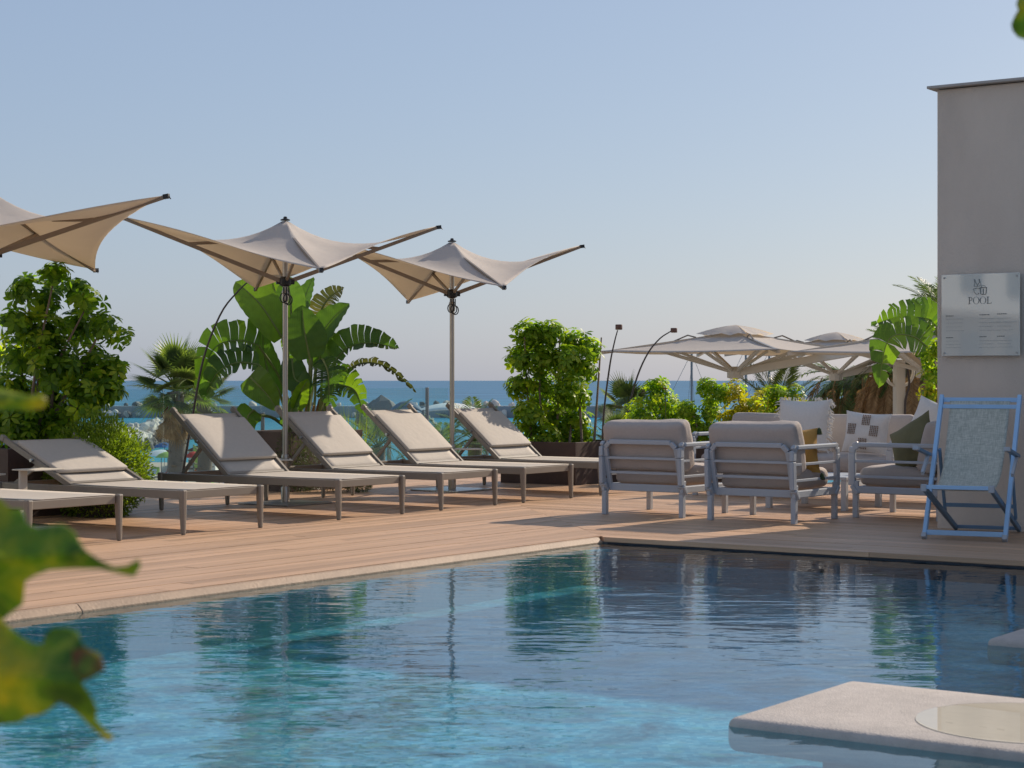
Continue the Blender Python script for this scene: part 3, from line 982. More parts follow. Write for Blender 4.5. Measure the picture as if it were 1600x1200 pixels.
# ================================================================== ARMCHAIRS, SOFA, TABLE
def seat_set(name, label, cat, w, d, group=None):
    t = thing(name, label, cat, (0, 0, 0), 0, group)
    hx, hy = w / 2, d / 2
    for s in (-1, 1):
        for y in (-hy + .03, hy - .03):
            mb = MB(); mb.bar((s * (hx - .025), y, 0), (s * (hx - .025), y, .21), .042, .046, (0, 1, 0)); mb.build('leg', M['frame'], t, bevel=.004)
        # loop-shaped side frame: front post, arm, rear post, bottom rail with gussets
        mb = MB()
        X = s * (hx - .018)
        prof = [(hy - .06, .20), (hy - .0, .27), (hy + .01, .50), (hy + .005, .585), (hy - .03, .612), (-hy + .06, .612), (-hy + .01, .59), (-hy, .54), (-hy, .27), (-hy + .06, .20)]
        for a, b in zip(prof[:-1], prof[1:]):
            mb.bar((X, a[0], a[1]), (X, b[0], b[1]), .062, .038, (1, 0, 0)) if abs(a[0] - b[0]) < .05 else mb.bar((X, a[0], a[1]), (X, b[0], b[1]), .062, .036)
        mb.bar((X, -hy + .04, .235), (X, hy - .04, .235), .04, .06)
        for y, q in ((-hy + .03, 1), (hy - .03, -1)):
            mb.add([(X - .016, y - .03, .20), (X + .016, y - .03, .20), (X + .016, y + .03, .20), (X - .016, y + .03, .20),
                    (X - .016, y - .03, .31), (X + .016, y - .03, .31), (X + .016, y + .03, .31), (X - .016, y + .03, .31)],
                   [(0, 1, 2, 3), (7, 6, 5, 4), (0, 4, 5, 1), (1, 5, 6, 2), (2, 6, 7, 3), (3, 7, 4, 0)])
        mb.build('side_frame', M['frame'], t, bevel=.008)
        for z in (.345, .475):
            mb = MB(); mb.box((X, 0, z), (.026, d - .03, .022)); mb.build('side_slat', M['frame'], t, bevel=.003)
    lean = lambda z: hy - .075 + (z - .22) * .24
    mb = MB()
    ix = hx - .055
    pts = [(-ix, .22), (-ix + .0, .50), (-ix + .005, .58), (-ix + .05, .628), (ix - .05, .628), (ix - .005, .58), (ix, .50), (ix, .22)]
    for a, b in zip(pts[:-1], pts[1:]):
        mb.bar((a[0], lean(a[1]), a[1]), (b[0], lean(b[1]), b[1]), .04, .034, (0, 1, 0))
    mb.bar((-ix, lean(.235), .238), (ix, lean(.235), .238), .03, .062)
    mb.bar((-ix, -hy + .03, .235), (ix, -hy + .03, .235), .03, .055)
    mb.build('back_frame', M['frame'], t, bevel=.006)
    for z in (.365, .49):
        mb = MB(); mb.bar((-ix, lean(z), z), (ix, lean(z), z), .022, .022); mb.build('back_slat', M['frame'], t, bevel=.003)
    nb = max(1, round(w / .95))
    ww = (w - .12) / nb
    for k in range(nb):
        x = -w / 2 + .06 + ww * (k + .5)
        mb = MB(); mb.rbox((x, -.04, .345), (ww - .01, d - .14, .135), .05, puff=.035, seed=k, wr=.012)
        mb.build('seat_cushion', M['cushion'], t, smooth=True, ang=180)
        wb = w / nb - .01 if nb == 1 else ww - .008
        MM = Matrix.Translation((x, hy - .12, .60)) @ Matrix.Rotation(R(-13), 4, 'X')
        mb = MB(); mb.rbox((0, 0, 0), (wb, .17, .43), .055, MM, puff=.022, seed=k + 5, wr=.012, axis=1)
        mb.build('back_cushion', M['cushion'], t, smooth=True, ang=180)
    return t
AG = 'pale aluminium lounge armchairs with beige cushions'
def place(t, u, v, rot): t.location = W(u, v, 0); t.rotation_euler.z = rot
# armchair faces local -y; turned so that it faces away from the pool (+u)
R_AWAY = ANG - PI / 2 + PI      # local -y -> +u
ac1 = seat_set('armchair', 'beige cushioned armchair seen from behind, left one beside the planter box', 'armchair', .81, .80, AG)
place(ac1, 2.33, -.85, R_AWAY)
ac2 = copy_tree(ac1); ac2['label'] = 'beige cushioned armchair seen from behind with a mustard pillow inside'; place(ac2, 2.27, .215, R_AWAY)
ac3 = copy_tree(ac1); ac3['label'] = 'beige cushioned armchair seen from its side holding an olive pillow'
place(ac3, 3.235, 1.06, ANG - PI)   # faces -v
sofa = seat_set('sofa', 'long beige outdoor sofa facing the pool in front of the hedge', 'sofa', 3.15, .85)
place(sofa, 5.15, -.38, ANG - PI / 2)

ct = thing('coffee_table', 'low white coffee table between the armchairs and the sofa', 'table', W(3.85, -.08, 0), ANG)
mb = MB(); mb.box((0, 0, .285), (.78, .80, .03)); mb.build('table_top', M['frame'], ct, bevel=.004)
for i in (-1, 1):
    for j in (-1, 1):
        mb = MB(); mb.box((i * .36, j * .37, .135), (.05, .05, .27)); mb.build('leg', M['frame'], ct, bevel=.003)

def pillow(name, label, loc, rot, w, h, th, mat, seed=0):
    o = None
    rows_f, rows_b = [], []
    n = 14
    mb = MB(); fr, bk = [], []
    for i in range(n + 1):
        a, b = [], []
        for j in range(n + 1):
            x, z = j / n * 2 - 1, i / n * 2 - 1
            e = max(0, (1 - abs(x) ** 2.4)) ** .55 * max(0, (1 - abs(z) ** 2.4)) ** .55
            px = x * w / 2 * (1 - .09 * (1 - z * z) * abs(x)); pz = z * h / 2 * (1 - .09 * (1 - x * x) * abs(z))
            wv = noise.noise(V((x * 2 + seed, z * 2, seed))) * .012
            a.append(V((px, -e * th / 2 + wv, pz))); b.append(V((px, e * th / 2 + wv, pz)))
        fr.append(a); bk.append(list(reversed(b)))
    mb.grid(fr); mb.grid(bk)
    t = mb.build(name, mat, smooth=True, ang=180)
    t.location = loc; t.rotation_euler = rot
    tag(t, label, 'pillow', 'loose pillows on the lounge seats')
    return t
shag = pillow('pillow', 'large shaggy white pillow with fringed edge on the left of the sofa', at(1255, 664, 18.25), (R(-12), 0, ANG - PI / 2 + R(2)), .56, .52, .16, M['white'], 1)
mb = MB(); rr = random.Random(3)
for k in range(150):
    side = rr.choice((1, 1, 1, 2, -1))
    q = rr.uniform(-.25, .25)
    if side == 2: p0 = V((q * 1.08, rr.uniform(-.02, .02), .245)); d = V((rr.uniform(-.02, .02), rr.uniform(-.02, .02), .03))
    else: p0 = V((side * .262, rr.uniform(-.03, .03), q)); d = V((side * rr.uniform(.03, .06), rr.uniform(-.02, .02), rr.uniform(-.06, .0)))
    mb.tube([p0, p0 + d * .5 + V((0, 0, .008)), p0 + d], [.005, .004, .002], 4)
mb.build('fringe', M['white'], shag)['kind'] = 'stuff'
pat = pillow('pillow', 'white pillow with four brown stitched blocks in the middle of the sofa', at(1354, 676, 17.75), (R(-10), R(4), ANG - PI / 2 + R(4)), .46, .40, .13, M['white'], 2)
for cx, cz in ((0, .115), (-.135, .02), (.09, .015), (-.01, -.115)):
    mb = MB()
    for k in range(5):
        for q in range(6):
            x = cx + (k - 2) * .017; z = cz + (q - 2.5) * .0175
            e = max(0, 1 - abs(x / .23) ** 2.4) ** .55 * max(0, 1 - abs(z / .2) ** 2.4) ** .55
            mb.box((x, -e * .065 - .004 + noise.noise(V((x / .23 * 2 + 2, z / .2 * 2, 2))) * .012, z), (.008, .008, .013))
    mb.build('stitched_block', M['stripe'], pat)
pillow('pillow', 'olive green pillow leaning in the right-hand armchair', W(3.04, 1.12, .615), (R(-20), R(-28), ANG - PI / 2 - R(14)), .46, .44, .18, M['olive'], 3)
pillow('pillow', 'plain white pillow at the right end by the stucco wall', at(1456, 656, 17.3), (R(-14), R(18), ANG - PI / 2 - R(10)), .42, .36, .14, M['white'], 4)
mp_ = pillow('pillow', 'mustard yellow pillow with dark green corner tassels in the rear-facing armchair', W(2.30, .40, .565), (R(14), R(3), R_AWAY + R(28)), .40, .38, .17, M['mustard'], 6)
for x, z in ((-.2, -.19), (-.2, .19), (.2, .19), (.2, -.19)):
    mb = MB(); mb.lathe([(.006, 0), (.016, -.012), (.020, -.03), (.024, -.055)], (x * 1.05, 0, z), 8); mb.build('tassel', M['green_tassel'], mp_)

# ================================================================== BLUE DECK CHAIR
dc = thing('deck_chair', 'sky blue folding deck chair with grey-green woven sling by the wall', 'deck chair', (gp(1444, 842).x, gp(1444, 842).y, 0), math.atan2(-.24, .52))
w = .575
for x in (.0, w):
    mb = MB(); mb.bar((x, 0, .0), (x, .63, 1.035), .030, .045); mb.build('side_rail', M['bluepaint'], dc, bevel=.004)
    mb = MB(); mb.bar((x, -.012, .005), (x, .012, .035), .034, .052); mb.build('rail_foot', M['frame'], dc, bevel=.003)
mb = MB(); mb.box((w / 2, .022, .048), (w - .03, .022, .036)); mb.build('cross_bar', M['bluepaint'], dc, bevel=.003)
mb = MB(); mb.bar((.015, .612, 1.005), (w - .015, .612, 1.005), .025, .034); mb.build('cross_bar', M['bluepaint'], dc, bevel=.003)
mb = MB(); mb.bar((.015, .575, .955), (w - .015, .575, .955), .022, .030); mb.build('cross_bar', M['bluepaint'], dc, bevel=.003)
F0, F1 = V((0, -.24, .385)), V((0, .90, .02))
for x in (.05, w - .05):
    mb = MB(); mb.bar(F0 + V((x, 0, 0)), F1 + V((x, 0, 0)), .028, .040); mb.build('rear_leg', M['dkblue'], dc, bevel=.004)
    mb = MB(); mb.bar(F0 + V((x, -.02, .0)), F0 + V((x, .014, .0)), .040, .050); mb.build('end_block', M['frame'], dc, bevel=.004)
mb = MB(); mb.bar(F0 + V((.05, 0, .006)), F0 + V((w - .05, 0, .006)), .028, .028); mb.build('cross_bar', M['bluepaint'], dc, bevel=.003)
mb = MB(); mb.bar(F1 + V((.05, -.02, .01)), F1 + V((w - .05, -.02, .01)), .03, .026); mb.build('cross_bar', M['dkblue'], dc, bevel=.003)
for x in (.028, w - .028):
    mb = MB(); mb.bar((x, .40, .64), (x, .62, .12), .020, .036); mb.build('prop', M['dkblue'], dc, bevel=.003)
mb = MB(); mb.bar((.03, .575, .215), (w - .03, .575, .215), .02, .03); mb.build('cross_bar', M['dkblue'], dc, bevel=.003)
for x, s in ((-.035, -1), (w + .035, 1)):
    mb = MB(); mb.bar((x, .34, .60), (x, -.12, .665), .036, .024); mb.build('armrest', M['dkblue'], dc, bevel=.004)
    mb = MB(); mb.bar((x, -.13, .666), (x, -.08, .660), .044, .030); mb.build('armrest_end', M['frame'], dc, bevel=.004)
    mb = MB(); mb.bar((x, .30, .605), (x, .10, .47), .02, .03); mb.build('armrest_brace', M['frame'], dc)
sp = spline([(0, .60, .995), (0, .49, .78), (0, .335, .54), (0, .17, .415), (0, -.04, .365), (0, -.235, .405)], 26)
rows = []
for i, p_ in enumerate(sp):
    f = i / 26
    rows.append([p_ + V((w / 2 + k / 8 * (.222 - .015 * f), 0, -.010 * (1 - (k / 8) ** 2) * math.sin(PI * f))) for k in range(-8, 9)])
mb = MB(); mb.grid(rows); mb.build('sling', M['woven'], dc, smooth=True, solid=.005, ang=180)

# ================================================================== CURVED REED LAMPS
def lamp(label, px, Y, head):
    pts = [at(x, y, Y) for x, y in px]
    b = V((pts[0].x - (pts[1].x - pts[0].x) * .3, Y, 0))
    t = thing('garden_lamp', label, 'lamp', b, 0, 'slender curved lamps at the deck edge')
    loc = [p - b for p in [b] + pts]
    sp_ = spline(loc, 26)
    mb = MB(); mb.tube(sp_, [.016 - .009 * i / 26 for i in range(27)], 7); mb.build('stem', M['rod'], t, smooth=True)
    h = at(head[0], head[1], Y) - b
    r = head[2] / 2 / F * Y; hh = head[3] / F * Y
    d = (sp_[-1] - sp_[-2]).normalized() if head[4] else V((0, 0, 1))
    mb = MB(); mb.lathe([(r * .96, -hh / 2), (r, -hh / 2 + .004), (r, hh / 2 - .006), (r * .93, hh / 2)], n=18)
    o = mb.build('lamp_head', M['lampmetal'], t, smooth=True); o.location = h
    o.rotation_euler = (0, R(head[4]), 0)
    mb = MB(); mb.lathe([(r * .8, 0), (r * .8, .004)], (0, 0, -hh / 2 - .003), 14); mb.build('diffuser', M['white'], o)
    mb = MB(); mb.lathe([(.07, 0), (.07, .012)], n=14); mb.build('foot', M['rod'], t)
lamp('tall curved lamp arching under the middle parasol tip', [(286, 737), (300, 655), (318, 560), (345, 490), (372, 455), (391, 437)], 19.1, (398, 435, 14, 11, 12))
lamp('straight slender lamp just right of the planter bush', [(941, 700), (944, 640), (953, 570), (960, 535), (965, 516)], 22.5, (967, 511, 11, 8, 0))
lamp('slender lamp bending right through the cantilever parasol', [(966, 720), (976, 668), (992, 600), (1010, 556), (1030, 530), (1049, 517)], 22.2, (1053, 516, 10.5, 7, 0))
# ================================================================== VEGETATION
def leaflet(mb, base, d, n, L, w, droop, segs=3, fold=.25):
    """one small obovate leaf as a folded strip"""
    d = d.normalized(); s = d.cross(n)
    if s.length < 1e-4: s = d.cross(V((0.3, 1, .2)))
    s.normalize(); n = s.cross(d)
    prof = {3: [.12, .75, 1.0, .0], 2: [.25, 1.0, .0]}[segs]
    vs, fs = [], []
    p = V(base); dd = d.copy()
    for i in range(segs + 1):
        hw = prof[i] * w / 2
        vs += [p + s * hw + n * hw * fold, p, p - s * hw + n * hw * fold]
        dd = (dd - V((0, 0, droop / segs))).normalized()
        p = p + dd * (L / segs)
    for i in range(segs):
        k = i * 3
        if i < segs - 1:
            fs += [(k, k + 1, k + 4, k + 3), (k + 1, k + 2, k + 5, k + 4)]
        else:
            fs += [(k, k + 1, k + 4), (k + 1, k + 2, k + 4)]
    mb.add(vs, fs)

def rosette(rr, L, w, n=8, tilt=.1, droop=.5):
    """palmate leaf: leaflets spreading from one point, facing local +z"""
    mb = MB()
    for k in range(n):
        a = 2 * PI * k / n + rr.uniform(-.2, .2)
        el = tilt + rr.uniform(-.25, .25)
        d = V((math.cos(a) * math.cos(el), math.sin(a) * math.cos(el), math.sin(el)))
        leaflet(mb, d * L * .12, d, V((0, 0, 1)), L * rr.uniform(.8, 1.1), w * rr.uniform(.85, 1.1), droop)
    return mb

def orient(n, spin):
    return V((0, 0, 1)).rotation_difference(n.normalized()) @ Quaternion((0, 0, 1), spin)

def rosette_crown(root, lobes, n_obj, n_stuff, L, w, mat, mat2, seed, leafname='leaf_rosette', frac2=.2, bias=(0, 0, .5), nl=8, shell=.70):
    rr = random.Random(seed)
    vm = [rosette(rr, L, w, nl + (i % 3) - 1).mesh('leaf_rosette', mat if i < 5 else mat2, smooth=True, ang=180) for i in range(7)]
    wts = [l[1] ** 2 for l in lobes]
    inv = root.location
    st = MB()
    for i in range(n_obj + n_stuff):
        c, r = rr.choices(lobes, wts)[0]
        d = V((rr.gauss(0, 1), rr.gauss(0, 1), rr.gauss(0, 1))).normalized()
        obj = i < n_obj
        q = rr.uniform(shell, 1.05) if obj else rr.uniform(.15, .92)
        p = c + d * (r * q) - inv
        nrm = d * .9 + V(bias) + V((rr.gauss(0, .3), rr.gauss(0, .3), rr.gauss(0, .3)))
        Q = orient(nrm, rr.uniform(0, 6.28)); s = rr.uniform(.75, 1.15)
        if obj:
            m_ = vm[rr.randrange(5)] if rr.random() > frac2 else vm[5 + rr.randrange(2)]
            link(leafname, m_, root, p, Q, s)
        else:
            Mx = Matrix.Translation(p) @ Q.to_matrix().to_4x4() @ Matrix.Scale(s, 4)
            b = rosette(rr, L, w, nl - 2); st.add(b.v, b.f, Mx)
    st.build('inner_foliage', mat, root, smooth=True, ang=180)['kind'] = 'stuff'

def branches(root, base, lobes, seed, r0=.018, name='branch', mat=None):
    rr = random.Random(seed)
    inv = root.location
    for c, r in lobes:
        b = base + V((rr.uniform(-.08, .08), rr.uniform(-.08, .08), 0))
        mid = b.lerp(c, .5) + V((rr.uniform(-.1, .1), rr.uniform(-.1, .1), rr.uniform(-.02, .1)))
        mb = MB(); mb.tube([p - inv for p in spline([b, mid, c], 8)], [r0 * (1 - .08 * i) for i in range(9)], 6)
        mb.build(name, mat or M['bark'], root, smooth=True)

def planter_box(label, u0, u1, v0, v1, h):
    t = thing('planter_box', label, 'planter', W((u0 + u1) / 2, (v0 + v1) / 2, 0), ANG)
    du, dv = u1 - u0, abs(v1 - v0)
    mb = MB()
    for sx, sy, lx, ly in ((1, 0, .025, dv), (-1, 0, .025, dv), (0, 1, du - .052, .025), (0, -1, du - .052, .025)):
        mb.box((sx * (du / 2 - .0125), sy * (dv / 2 - .0125), h / 2), (lx, ly, h))
    mb.build('shell', M['corten'], t, bevel=.003)
    mb = MB(); mb.box((0, 0, h - .05), (du - .06, dv - .06, .04)); mb.build('soil', M['soil'], t)
    return t

def lobes_px(lst, dens=1):
    return [(at(x, y, Y), r / F * Y) for x, y, r, Y in lst]

# tall planter bush right of the loungers
planter_box('square dark brown planter box under the tall leafy bush', 5.48, 6.5, -4.85, -3.84, .47)
pb = thing('planter_bush', 'tall square-topped schefflera bush in the brown planter box', 'bush', (W(6.0, -4.35).x, W(6.0, -4.35).y, .44))
Yb = W(6, -4.35).y
rr = random.Random(11)
lobes = []
for x, y, r in ((828, 522, 26), (862, 520, 25), (900, 535, 25), (922, 545, 20), (810, 560, 22), (845, 560, 30), (885, 565, 30), (918, 575, 22), (815, 600, 26), (850, 605, 32), (890, 610, 30), (912, 620, 16), (828, 645, 26), (865, 650, 32), (898, 655, 24), (850, 682, 26), (880, 684, 26), (910, 680, 20), (825, 672, 16), (838, 520, 22)):
    lobes.append((at(x, y, Yb + rr.uniform(-.22, .22)), r / F * Yb * 1.0))
rosette_crown(pb, lobes, 295, 620, .092, .042, M['shefbright'], M['shef'], 21, bias=(.15, .1, .55), frac2=.35, nl=8)
for k in range(6):
    x = -.35 + k * .14
    mb = MB(); mb.tube(spline([(x, rr.uniform(-.2, .2), 0), (x + rr.uniform(-.06, .06), rr.uniform(-.2, .2), .6), (x + rr.uniform(-.1, .1), rr.uniform(-.2, .2), 1.2)], 8), [.016 - .001 * i for i in range(9)], 6)
    mb.build('stem', M['bark'], pb, smooth=True)

# schefflera tree at the left with its planter
planter_box('dark brown planter behind the low-backed lounger, under the schefflera tree', -1.35, -.05, -5.9, -5.0, .58)
sh = thing('schefflera_tree', 'large bushy schefflera tree at the left edge below the parasol', 'tree', (W(-.7, -5.45).x, W(-.7, -5.45).y, .52))
Yt = W(-.7, -5.45).y
lobes = []
rr = random.Random(31)
for x, y, r in ((86, 428, 26), (40, 452, 26), (70, 470, 32), (120, 455, 24), (140, 470, 24), (20, 505, 30), (70, 520, 40), (120, 510, 36), (160, 512, 26), (190, 525, 18), (30, 560, 40), (90, 570, 46), (140, 565, 36), (172, 580, 28), (20, 615, 42), (80, 625, 48), (135, 620, 38), (172, 612, 24), (-30, 540, 40), (-30, 620, 45), (40, 660, 36), (95, 665, 34), (10, 665, 30), (150, 600, 30)):
    lobes.append((at(x, y, Yt + rr.uniform(-.35, .35)), r / F * Yt))
rosette_crown(sh, lobes, 298, 850, .098, .044, M['shef'], M['shefbright'], 22, bias=(.05, -.1, .7), frac2=.42)
base = V((sh.location.x, sh.location.y, .5))
branches(sh, base, [lobes[i] for i in (0, 1, 4, 6, 8, 10, 12, 13, 16, 18)], 4, .02)

def small_leaf_mass(name, label, cat, centre, radii, count, L, w, mat, seed, shape=None, droop=.2, up=.6, root=None, partname='foliage'):
    rr = random.Random(seed)
    t = root or thing(name, label, cat, (centre[0], centre[1], max(0, centre[2] - radii[2])))
    mb = MB(); inv = V(t.location)
    for i in range(count):
        d = V((rr.gauss(0, 1), rr.gauss(0, 1), rr.gauss(0, 1))).normalized()
        q = rr.uniform(.72, 1.03) if i % 3 else rr.uniform(.3, .8)
        bump = 1 + .12 * noise.noise(d * 2.3 + V((seed, 0, 0))) + .08 * noise.noise(d * 6)
        p = V(centre) + V((d.x * radii[0], d.y * radii[1], d.z * radii[2])) * q * bump
        if p.z < .01: p.z = .01 + rr.random() * .05
        dr = (d + V((rr.gauss(0, .45), rr.gauss(0, .45), rr.gauss(0, .45) + up))).normalized()
        leaflet(mb, p - inv, dr, V((rr.gauss(0, 1), rr.gauss(0, 1), 1)).normalized(), L * rr.uniform(.7, 1.2), w * rr.uniform(.8, 1.2), droop, 2)
    mb.build(partname, mat, t, smooth=True, ang=180)['kind'] = 'stuff'
    return t

gb = small_leaf_mass('round_bush', 'rounded fine-leaved green bush behind the low-backed lounger', 'bush', (at(155, 0, 15.75).x, 15.75, .39), (.43, .38, .46), 17000, .036, .014, M['bushleaf'], 41)
mb = MB(); mb.lathe([(.20, 0), (.22, .25), (.2, .25)], n=14); mb.build('root_ball', M['soil'], gb)

# middle planter with trailing rosemary and the bird of paradise
planter_box('dark planter box under the bird of paradise, wrapped in trailing rosemary', 2.75, 3.9, -6.3, -5.55, .62)
rs = thing('trailing_rosemary', 'dark trailing rosemary spilling over the planter under the bird of paradise', 'plant', (W(3.2, -5.6).x, W(3.2, -5.6).y, 0))
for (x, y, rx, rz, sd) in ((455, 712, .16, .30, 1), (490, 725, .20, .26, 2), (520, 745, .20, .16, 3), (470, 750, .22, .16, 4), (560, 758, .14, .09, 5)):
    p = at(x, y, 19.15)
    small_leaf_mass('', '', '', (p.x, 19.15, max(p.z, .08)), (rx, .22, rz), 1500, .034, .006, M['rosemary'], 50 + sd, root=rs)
# tuft of ornamental grass by the planter
def grass_tuft(name, label, base, n, L, spread, mat, seed, cat='plant', w=.010):
    rr = random.Random(seed)
    t = thing(name, label, cat, base)
    mb = MB()
    for i in range(n):
        a = rr.uniform(0, 2 * PI); e = rr.uniform(.1, spread); l = L * rr.uniform(.6, 1.1)
        d = V((math.cos(a) * math.sin(e), math.sin(a) * math.sin(e), math.cos(e)))
        p = V((rr.gauss(0, .06), rr.gauss(0, .06), 0)); s = d.cross(V((0, 0, 1))).normalized()
        vs, fs = [], []
        for k in range(5):
            hw = w * (1 - k / 4.2) / 2
            vs += [p + s * hw, p - s * hw]; p = p + d * l / 4; d = (d - V((0, 0, .22 * e * 1.6))).normalized()
        for k in range(4): fs.append((2 * k, 2 * k + 1, 2 * k + 3, 2 * k + 2))
        mb.add(vs, fs)
    mb.build('blades', mat, t)['kind'] = 'stuff'
    return t
grass_tuft('grass_tuft', 'dry ornamental grass tuft behind the lounger right of the bird of paradise', (at(548, 0, 20.3).x, 20.3, .25), 420, .62, .9, M['bushleaf'], 8)

def paddle(mb, pts, width, face, tear, fold, rr, n=26, wexp=.75):
    """large banana-like blade along a midrib; tear>0 splits it into strips"""
    mid = spline(pts, n)
    face = V(face).normalized()
    for sg in (-1, 1):
        inner, outer, mids = [], [], []
        for i in range(n + 1):
            t = i / n
            tan = (mid[min(i + 1, n)] - mid[max(i - 1, 0)]).normalized()
            side = tan.cross(face).normalized() * sg
            nr = side.cross(tan) * sg * -1
            if nr.dot(face) < 0: nr = -nr
            wd = width / 2 * (math.sin(PI * min(1, .06 + t * .94) ** wexp) ** .62 if t < .999 else 0)
            lat = side * math.cos(fold) + nr * math.sin(fold)
            lat2 = side * math.cos(fold * .4) + nr * math.sin(fold * .4)
            inner.append(mid[i]); mids.append(mid[i] + lat * wd * .5)
            outer.append(mid[i] + (lat * .5 + lat2 * .5) * wd + nr * (.008 * math.sin(i * 1.7)))
        if tear <= 0:
            mb.grid([inner, mids, outer])
        else:
            i = 0
            while i < n:
                k = min(n, i + rr.choice((1, 2, 2, 3, 4) if tear < .7 else (1, 1, 2, 2)))
                sh = V((0, 0, -rr.uniform(0, .10) * tear * width)) + (mid[min(k, n)] - mid[i]).normalized() * rr.uniform(-.02, .06) * tear
                ln = 1 - rr.uniform(0, .35) * tear
                seg_i, seg_m, seg_o = [], [], []
                for q in range(i, k + 1):
                    f = 0 if k == i else (q - i) / (k - i)
                    g = (.5 - f) * tear * .55 * (mid[min(k, n)] - mid[i]).length
                    tdir = (mid[min(q + 1, n)] - mid[max(q - 1, 0)]).normalized()
                    seg_i.append(inner[q]); seg_m.append(mids[q] + tdir * g * .35)
                    seg_o.append(inner[q] + (outer[q] - inner[q]) * ln + tdir * g + sh)
                mb.grid([seg_i, seg_m, seg_o])
                i = k
    return mid

bp_ = thing('bird_of_paradise', 'giant bird of paradise plant with big paddle leaves behind the loungers', 'plant', (W(3.2, -5.9).x, W(3.2, -5.9).y, .57))
Y0 = W(3.2, -5.9).y
rr = random.Random(77)
def sleaf(root, stem, blade, width, face=(0, -1, .25), tear=0.0, fold=.35, mat='strel', Yc=None, n=26, wexp=.75, wmul=1.0):
    """stem and blade given as (photo x, photo y, depth offset) way-points"""
    Yc = Yc or Y0; inv = V(root.location)
    S_ = [at(x, y, Yc + d) - inv for x, y, d in stem]; B_ = [at(x, y, Yc + d) - inv for x, y, d in blade]
    mb = MB(); mid = paddle(mb, B_, width / F * Yc, face, tear, fold, rr, n, wexp)
    o = mb.build('leaf', M[mat], root, smooth=True, ang=180)
    mb = MB()
    path = spline(S_ + [B_[0]], 12)
    mb.tube(path + mid[1:-2], [.020 - .0006 * i for i in range(13)] + [.011 * (1 - i / (n + 1)) + .002 for i in range(1, n - 1)], 6)
    mb.build('leaf_stalk', M['stalk'], o, smooth=True)
    return o
B0 = (472, 690, 0)
sleaf(bp_, [B0, (460, 620, -.1)], [(441, 528, -.15), (410, 480, -.2), (386, 455, -.2), (368, 440, -.15)], 62, (.35, -1, .3), 0, .22)
sleaf(bp_, [B0, (458, 620, .1)], [(446, 520, .2), (438, 480, .25), (430, 455, .3), (424, 432, .3)], 44, (.2, -1, .1), 0, .25)
sleaf(bp_, [B0, (464, 600, 0)], [(456, 512, .0), (455, 475, .0), (452, 452, .05), (450, 432, .1)], 52, (-.2, -1, .15), 0, .3)
sleaf(bp_, [B0, (470, 600, .2)], [(466, 510, .3), (472, 480, .3), (480, 455, .35), (490, 433, .4)], 40, (-.7, -1, .1), 0, .35)
sleaf(bp_, [B0, (490, 600, .3)], [(500, 500, .4), (505, 480, .4), (518, 462, .45), (537, 450, .5)], 46, (-.3, -1, .0), .45, .5, 'strelold')
sleaf(bp_, [B0, (484, 620, 0)], [(488, 545, .0), (503, 520, .0), (522, 495, .05), (546, 474, .1)], 58, (-.5, -1, .5), 0, .45)
sleaf(bp_, [B0, (482, 640, -.2)], [(484, 560, -.3), (478, 530, -.32), (474, 505, -.3), (472, 477, -.25)], 66, (.25, -1, .1), 0, .2)
sleaf(bp_, [B0, (500, 640, -.1)], [(522, 566, -.1), (545, 543, -.1), (580, 536, -.15), (622, 544, -.15)], 70, (-.2, -.9, .9), .3, .75)
sleaf(bp_, [B0, (505, 640, .2)], [(530, 588, .2), (565, 568, .2), (605, 574, .1), (650, 612, .0)], 26, (-.2, -.9, 1), .85, .7, 'strelold')
sleaf(bp_, [B0, (455, 640, 0), (437, 590, 0)], [(404, 540, -.1), (370, 532, -.15), (335, 545, -.2), (309, 607, -.2)], 84, (.35, -1, .8), .5, .8, wexp=.6)
sleaf(bp_, [B0, (450, 650, -.1), (432, 605, -.2)], [(404, 570, -.3), (372, 567, -.35), (340, 582, -.4), (318, 625, -.4)], 66, (.3, -1, .9), .6, .7)
sleaf(bp_, [B0, (450, 660, -.2), (415, 620, -.4)], [(390, 588, -.45), (402, 600, -.5), (420, 620, -.5), (434, 642, -.5)], 50, (-.2, -1, .25), 0, .2, wexp=.6)
sleaf(bp_, [B0, (452, 660, .1)], [(428, 622, .0), (418, 580, .0), (412, 550, .05), (410, 513, .05)], 46, (.5, -1, .1), 0, .3)
sleaf(bp_, [B0, (430, 655, -.2), (405, 648, -.3)], [(396, 641, -.35), (388, 650, -.4), (386, 664, -.4), (392, 684, -.4)], 42, (.1, -1, .2), 0, .15, wexp=.6)
sleaf(bp_, [B0, (470, 680, -.3)], [(462, 640, -.4), (466, 625, -.4), (472, 608, -.4), (482, 592, -.4)], 30, (.6, -1, .2), 0, .45, 'shefbright')
sleaf(bp_, [B0, (460, 690, -.3)], [(445, 665, -.4), (452, 648, -.42), (460, 630, -.42), (468, 610, -.4)], 28, (-.4, -1, .1), 0, .4)
sleaf(bp_, [B0, (500, 660, -.2)], [(515, 602, -.3), (535, 602, -.35), (556, 612, -.4), (568, 648, -.4)], 44, (-.3, -1, .6), .5, .35)
sleaf(bp_, [B0, (498, 650, -.3)], [(504, 560, -.4), (512, 580, -.45), (514, 605, -.45), (514, 632, -.45)], 58, (.1, -1, .1), .7, .15)
sleaf(bp_, [B0, (470, 640, -.1)], [(456, 560, -.1), (460, 590, -.25), (472, 600, -.3), (484, 618, -.3)], 44, (.2, -1, .2), 0, .3)
sleaf(bp_, [B0, (490, 640, .3)], [(494, 575, .3), (505, 545, .3), (516, 530, .3), (524, 520, .35)], 50, (0, -1, .3), 0, .3)
sleaf(bp_, [B0, (480, 640, .3)], [(470, 560, .3), (462, 540, .3), (452, 530, .3), (440, 525, .35)], 50, (0, -1, .3), .2, .3)
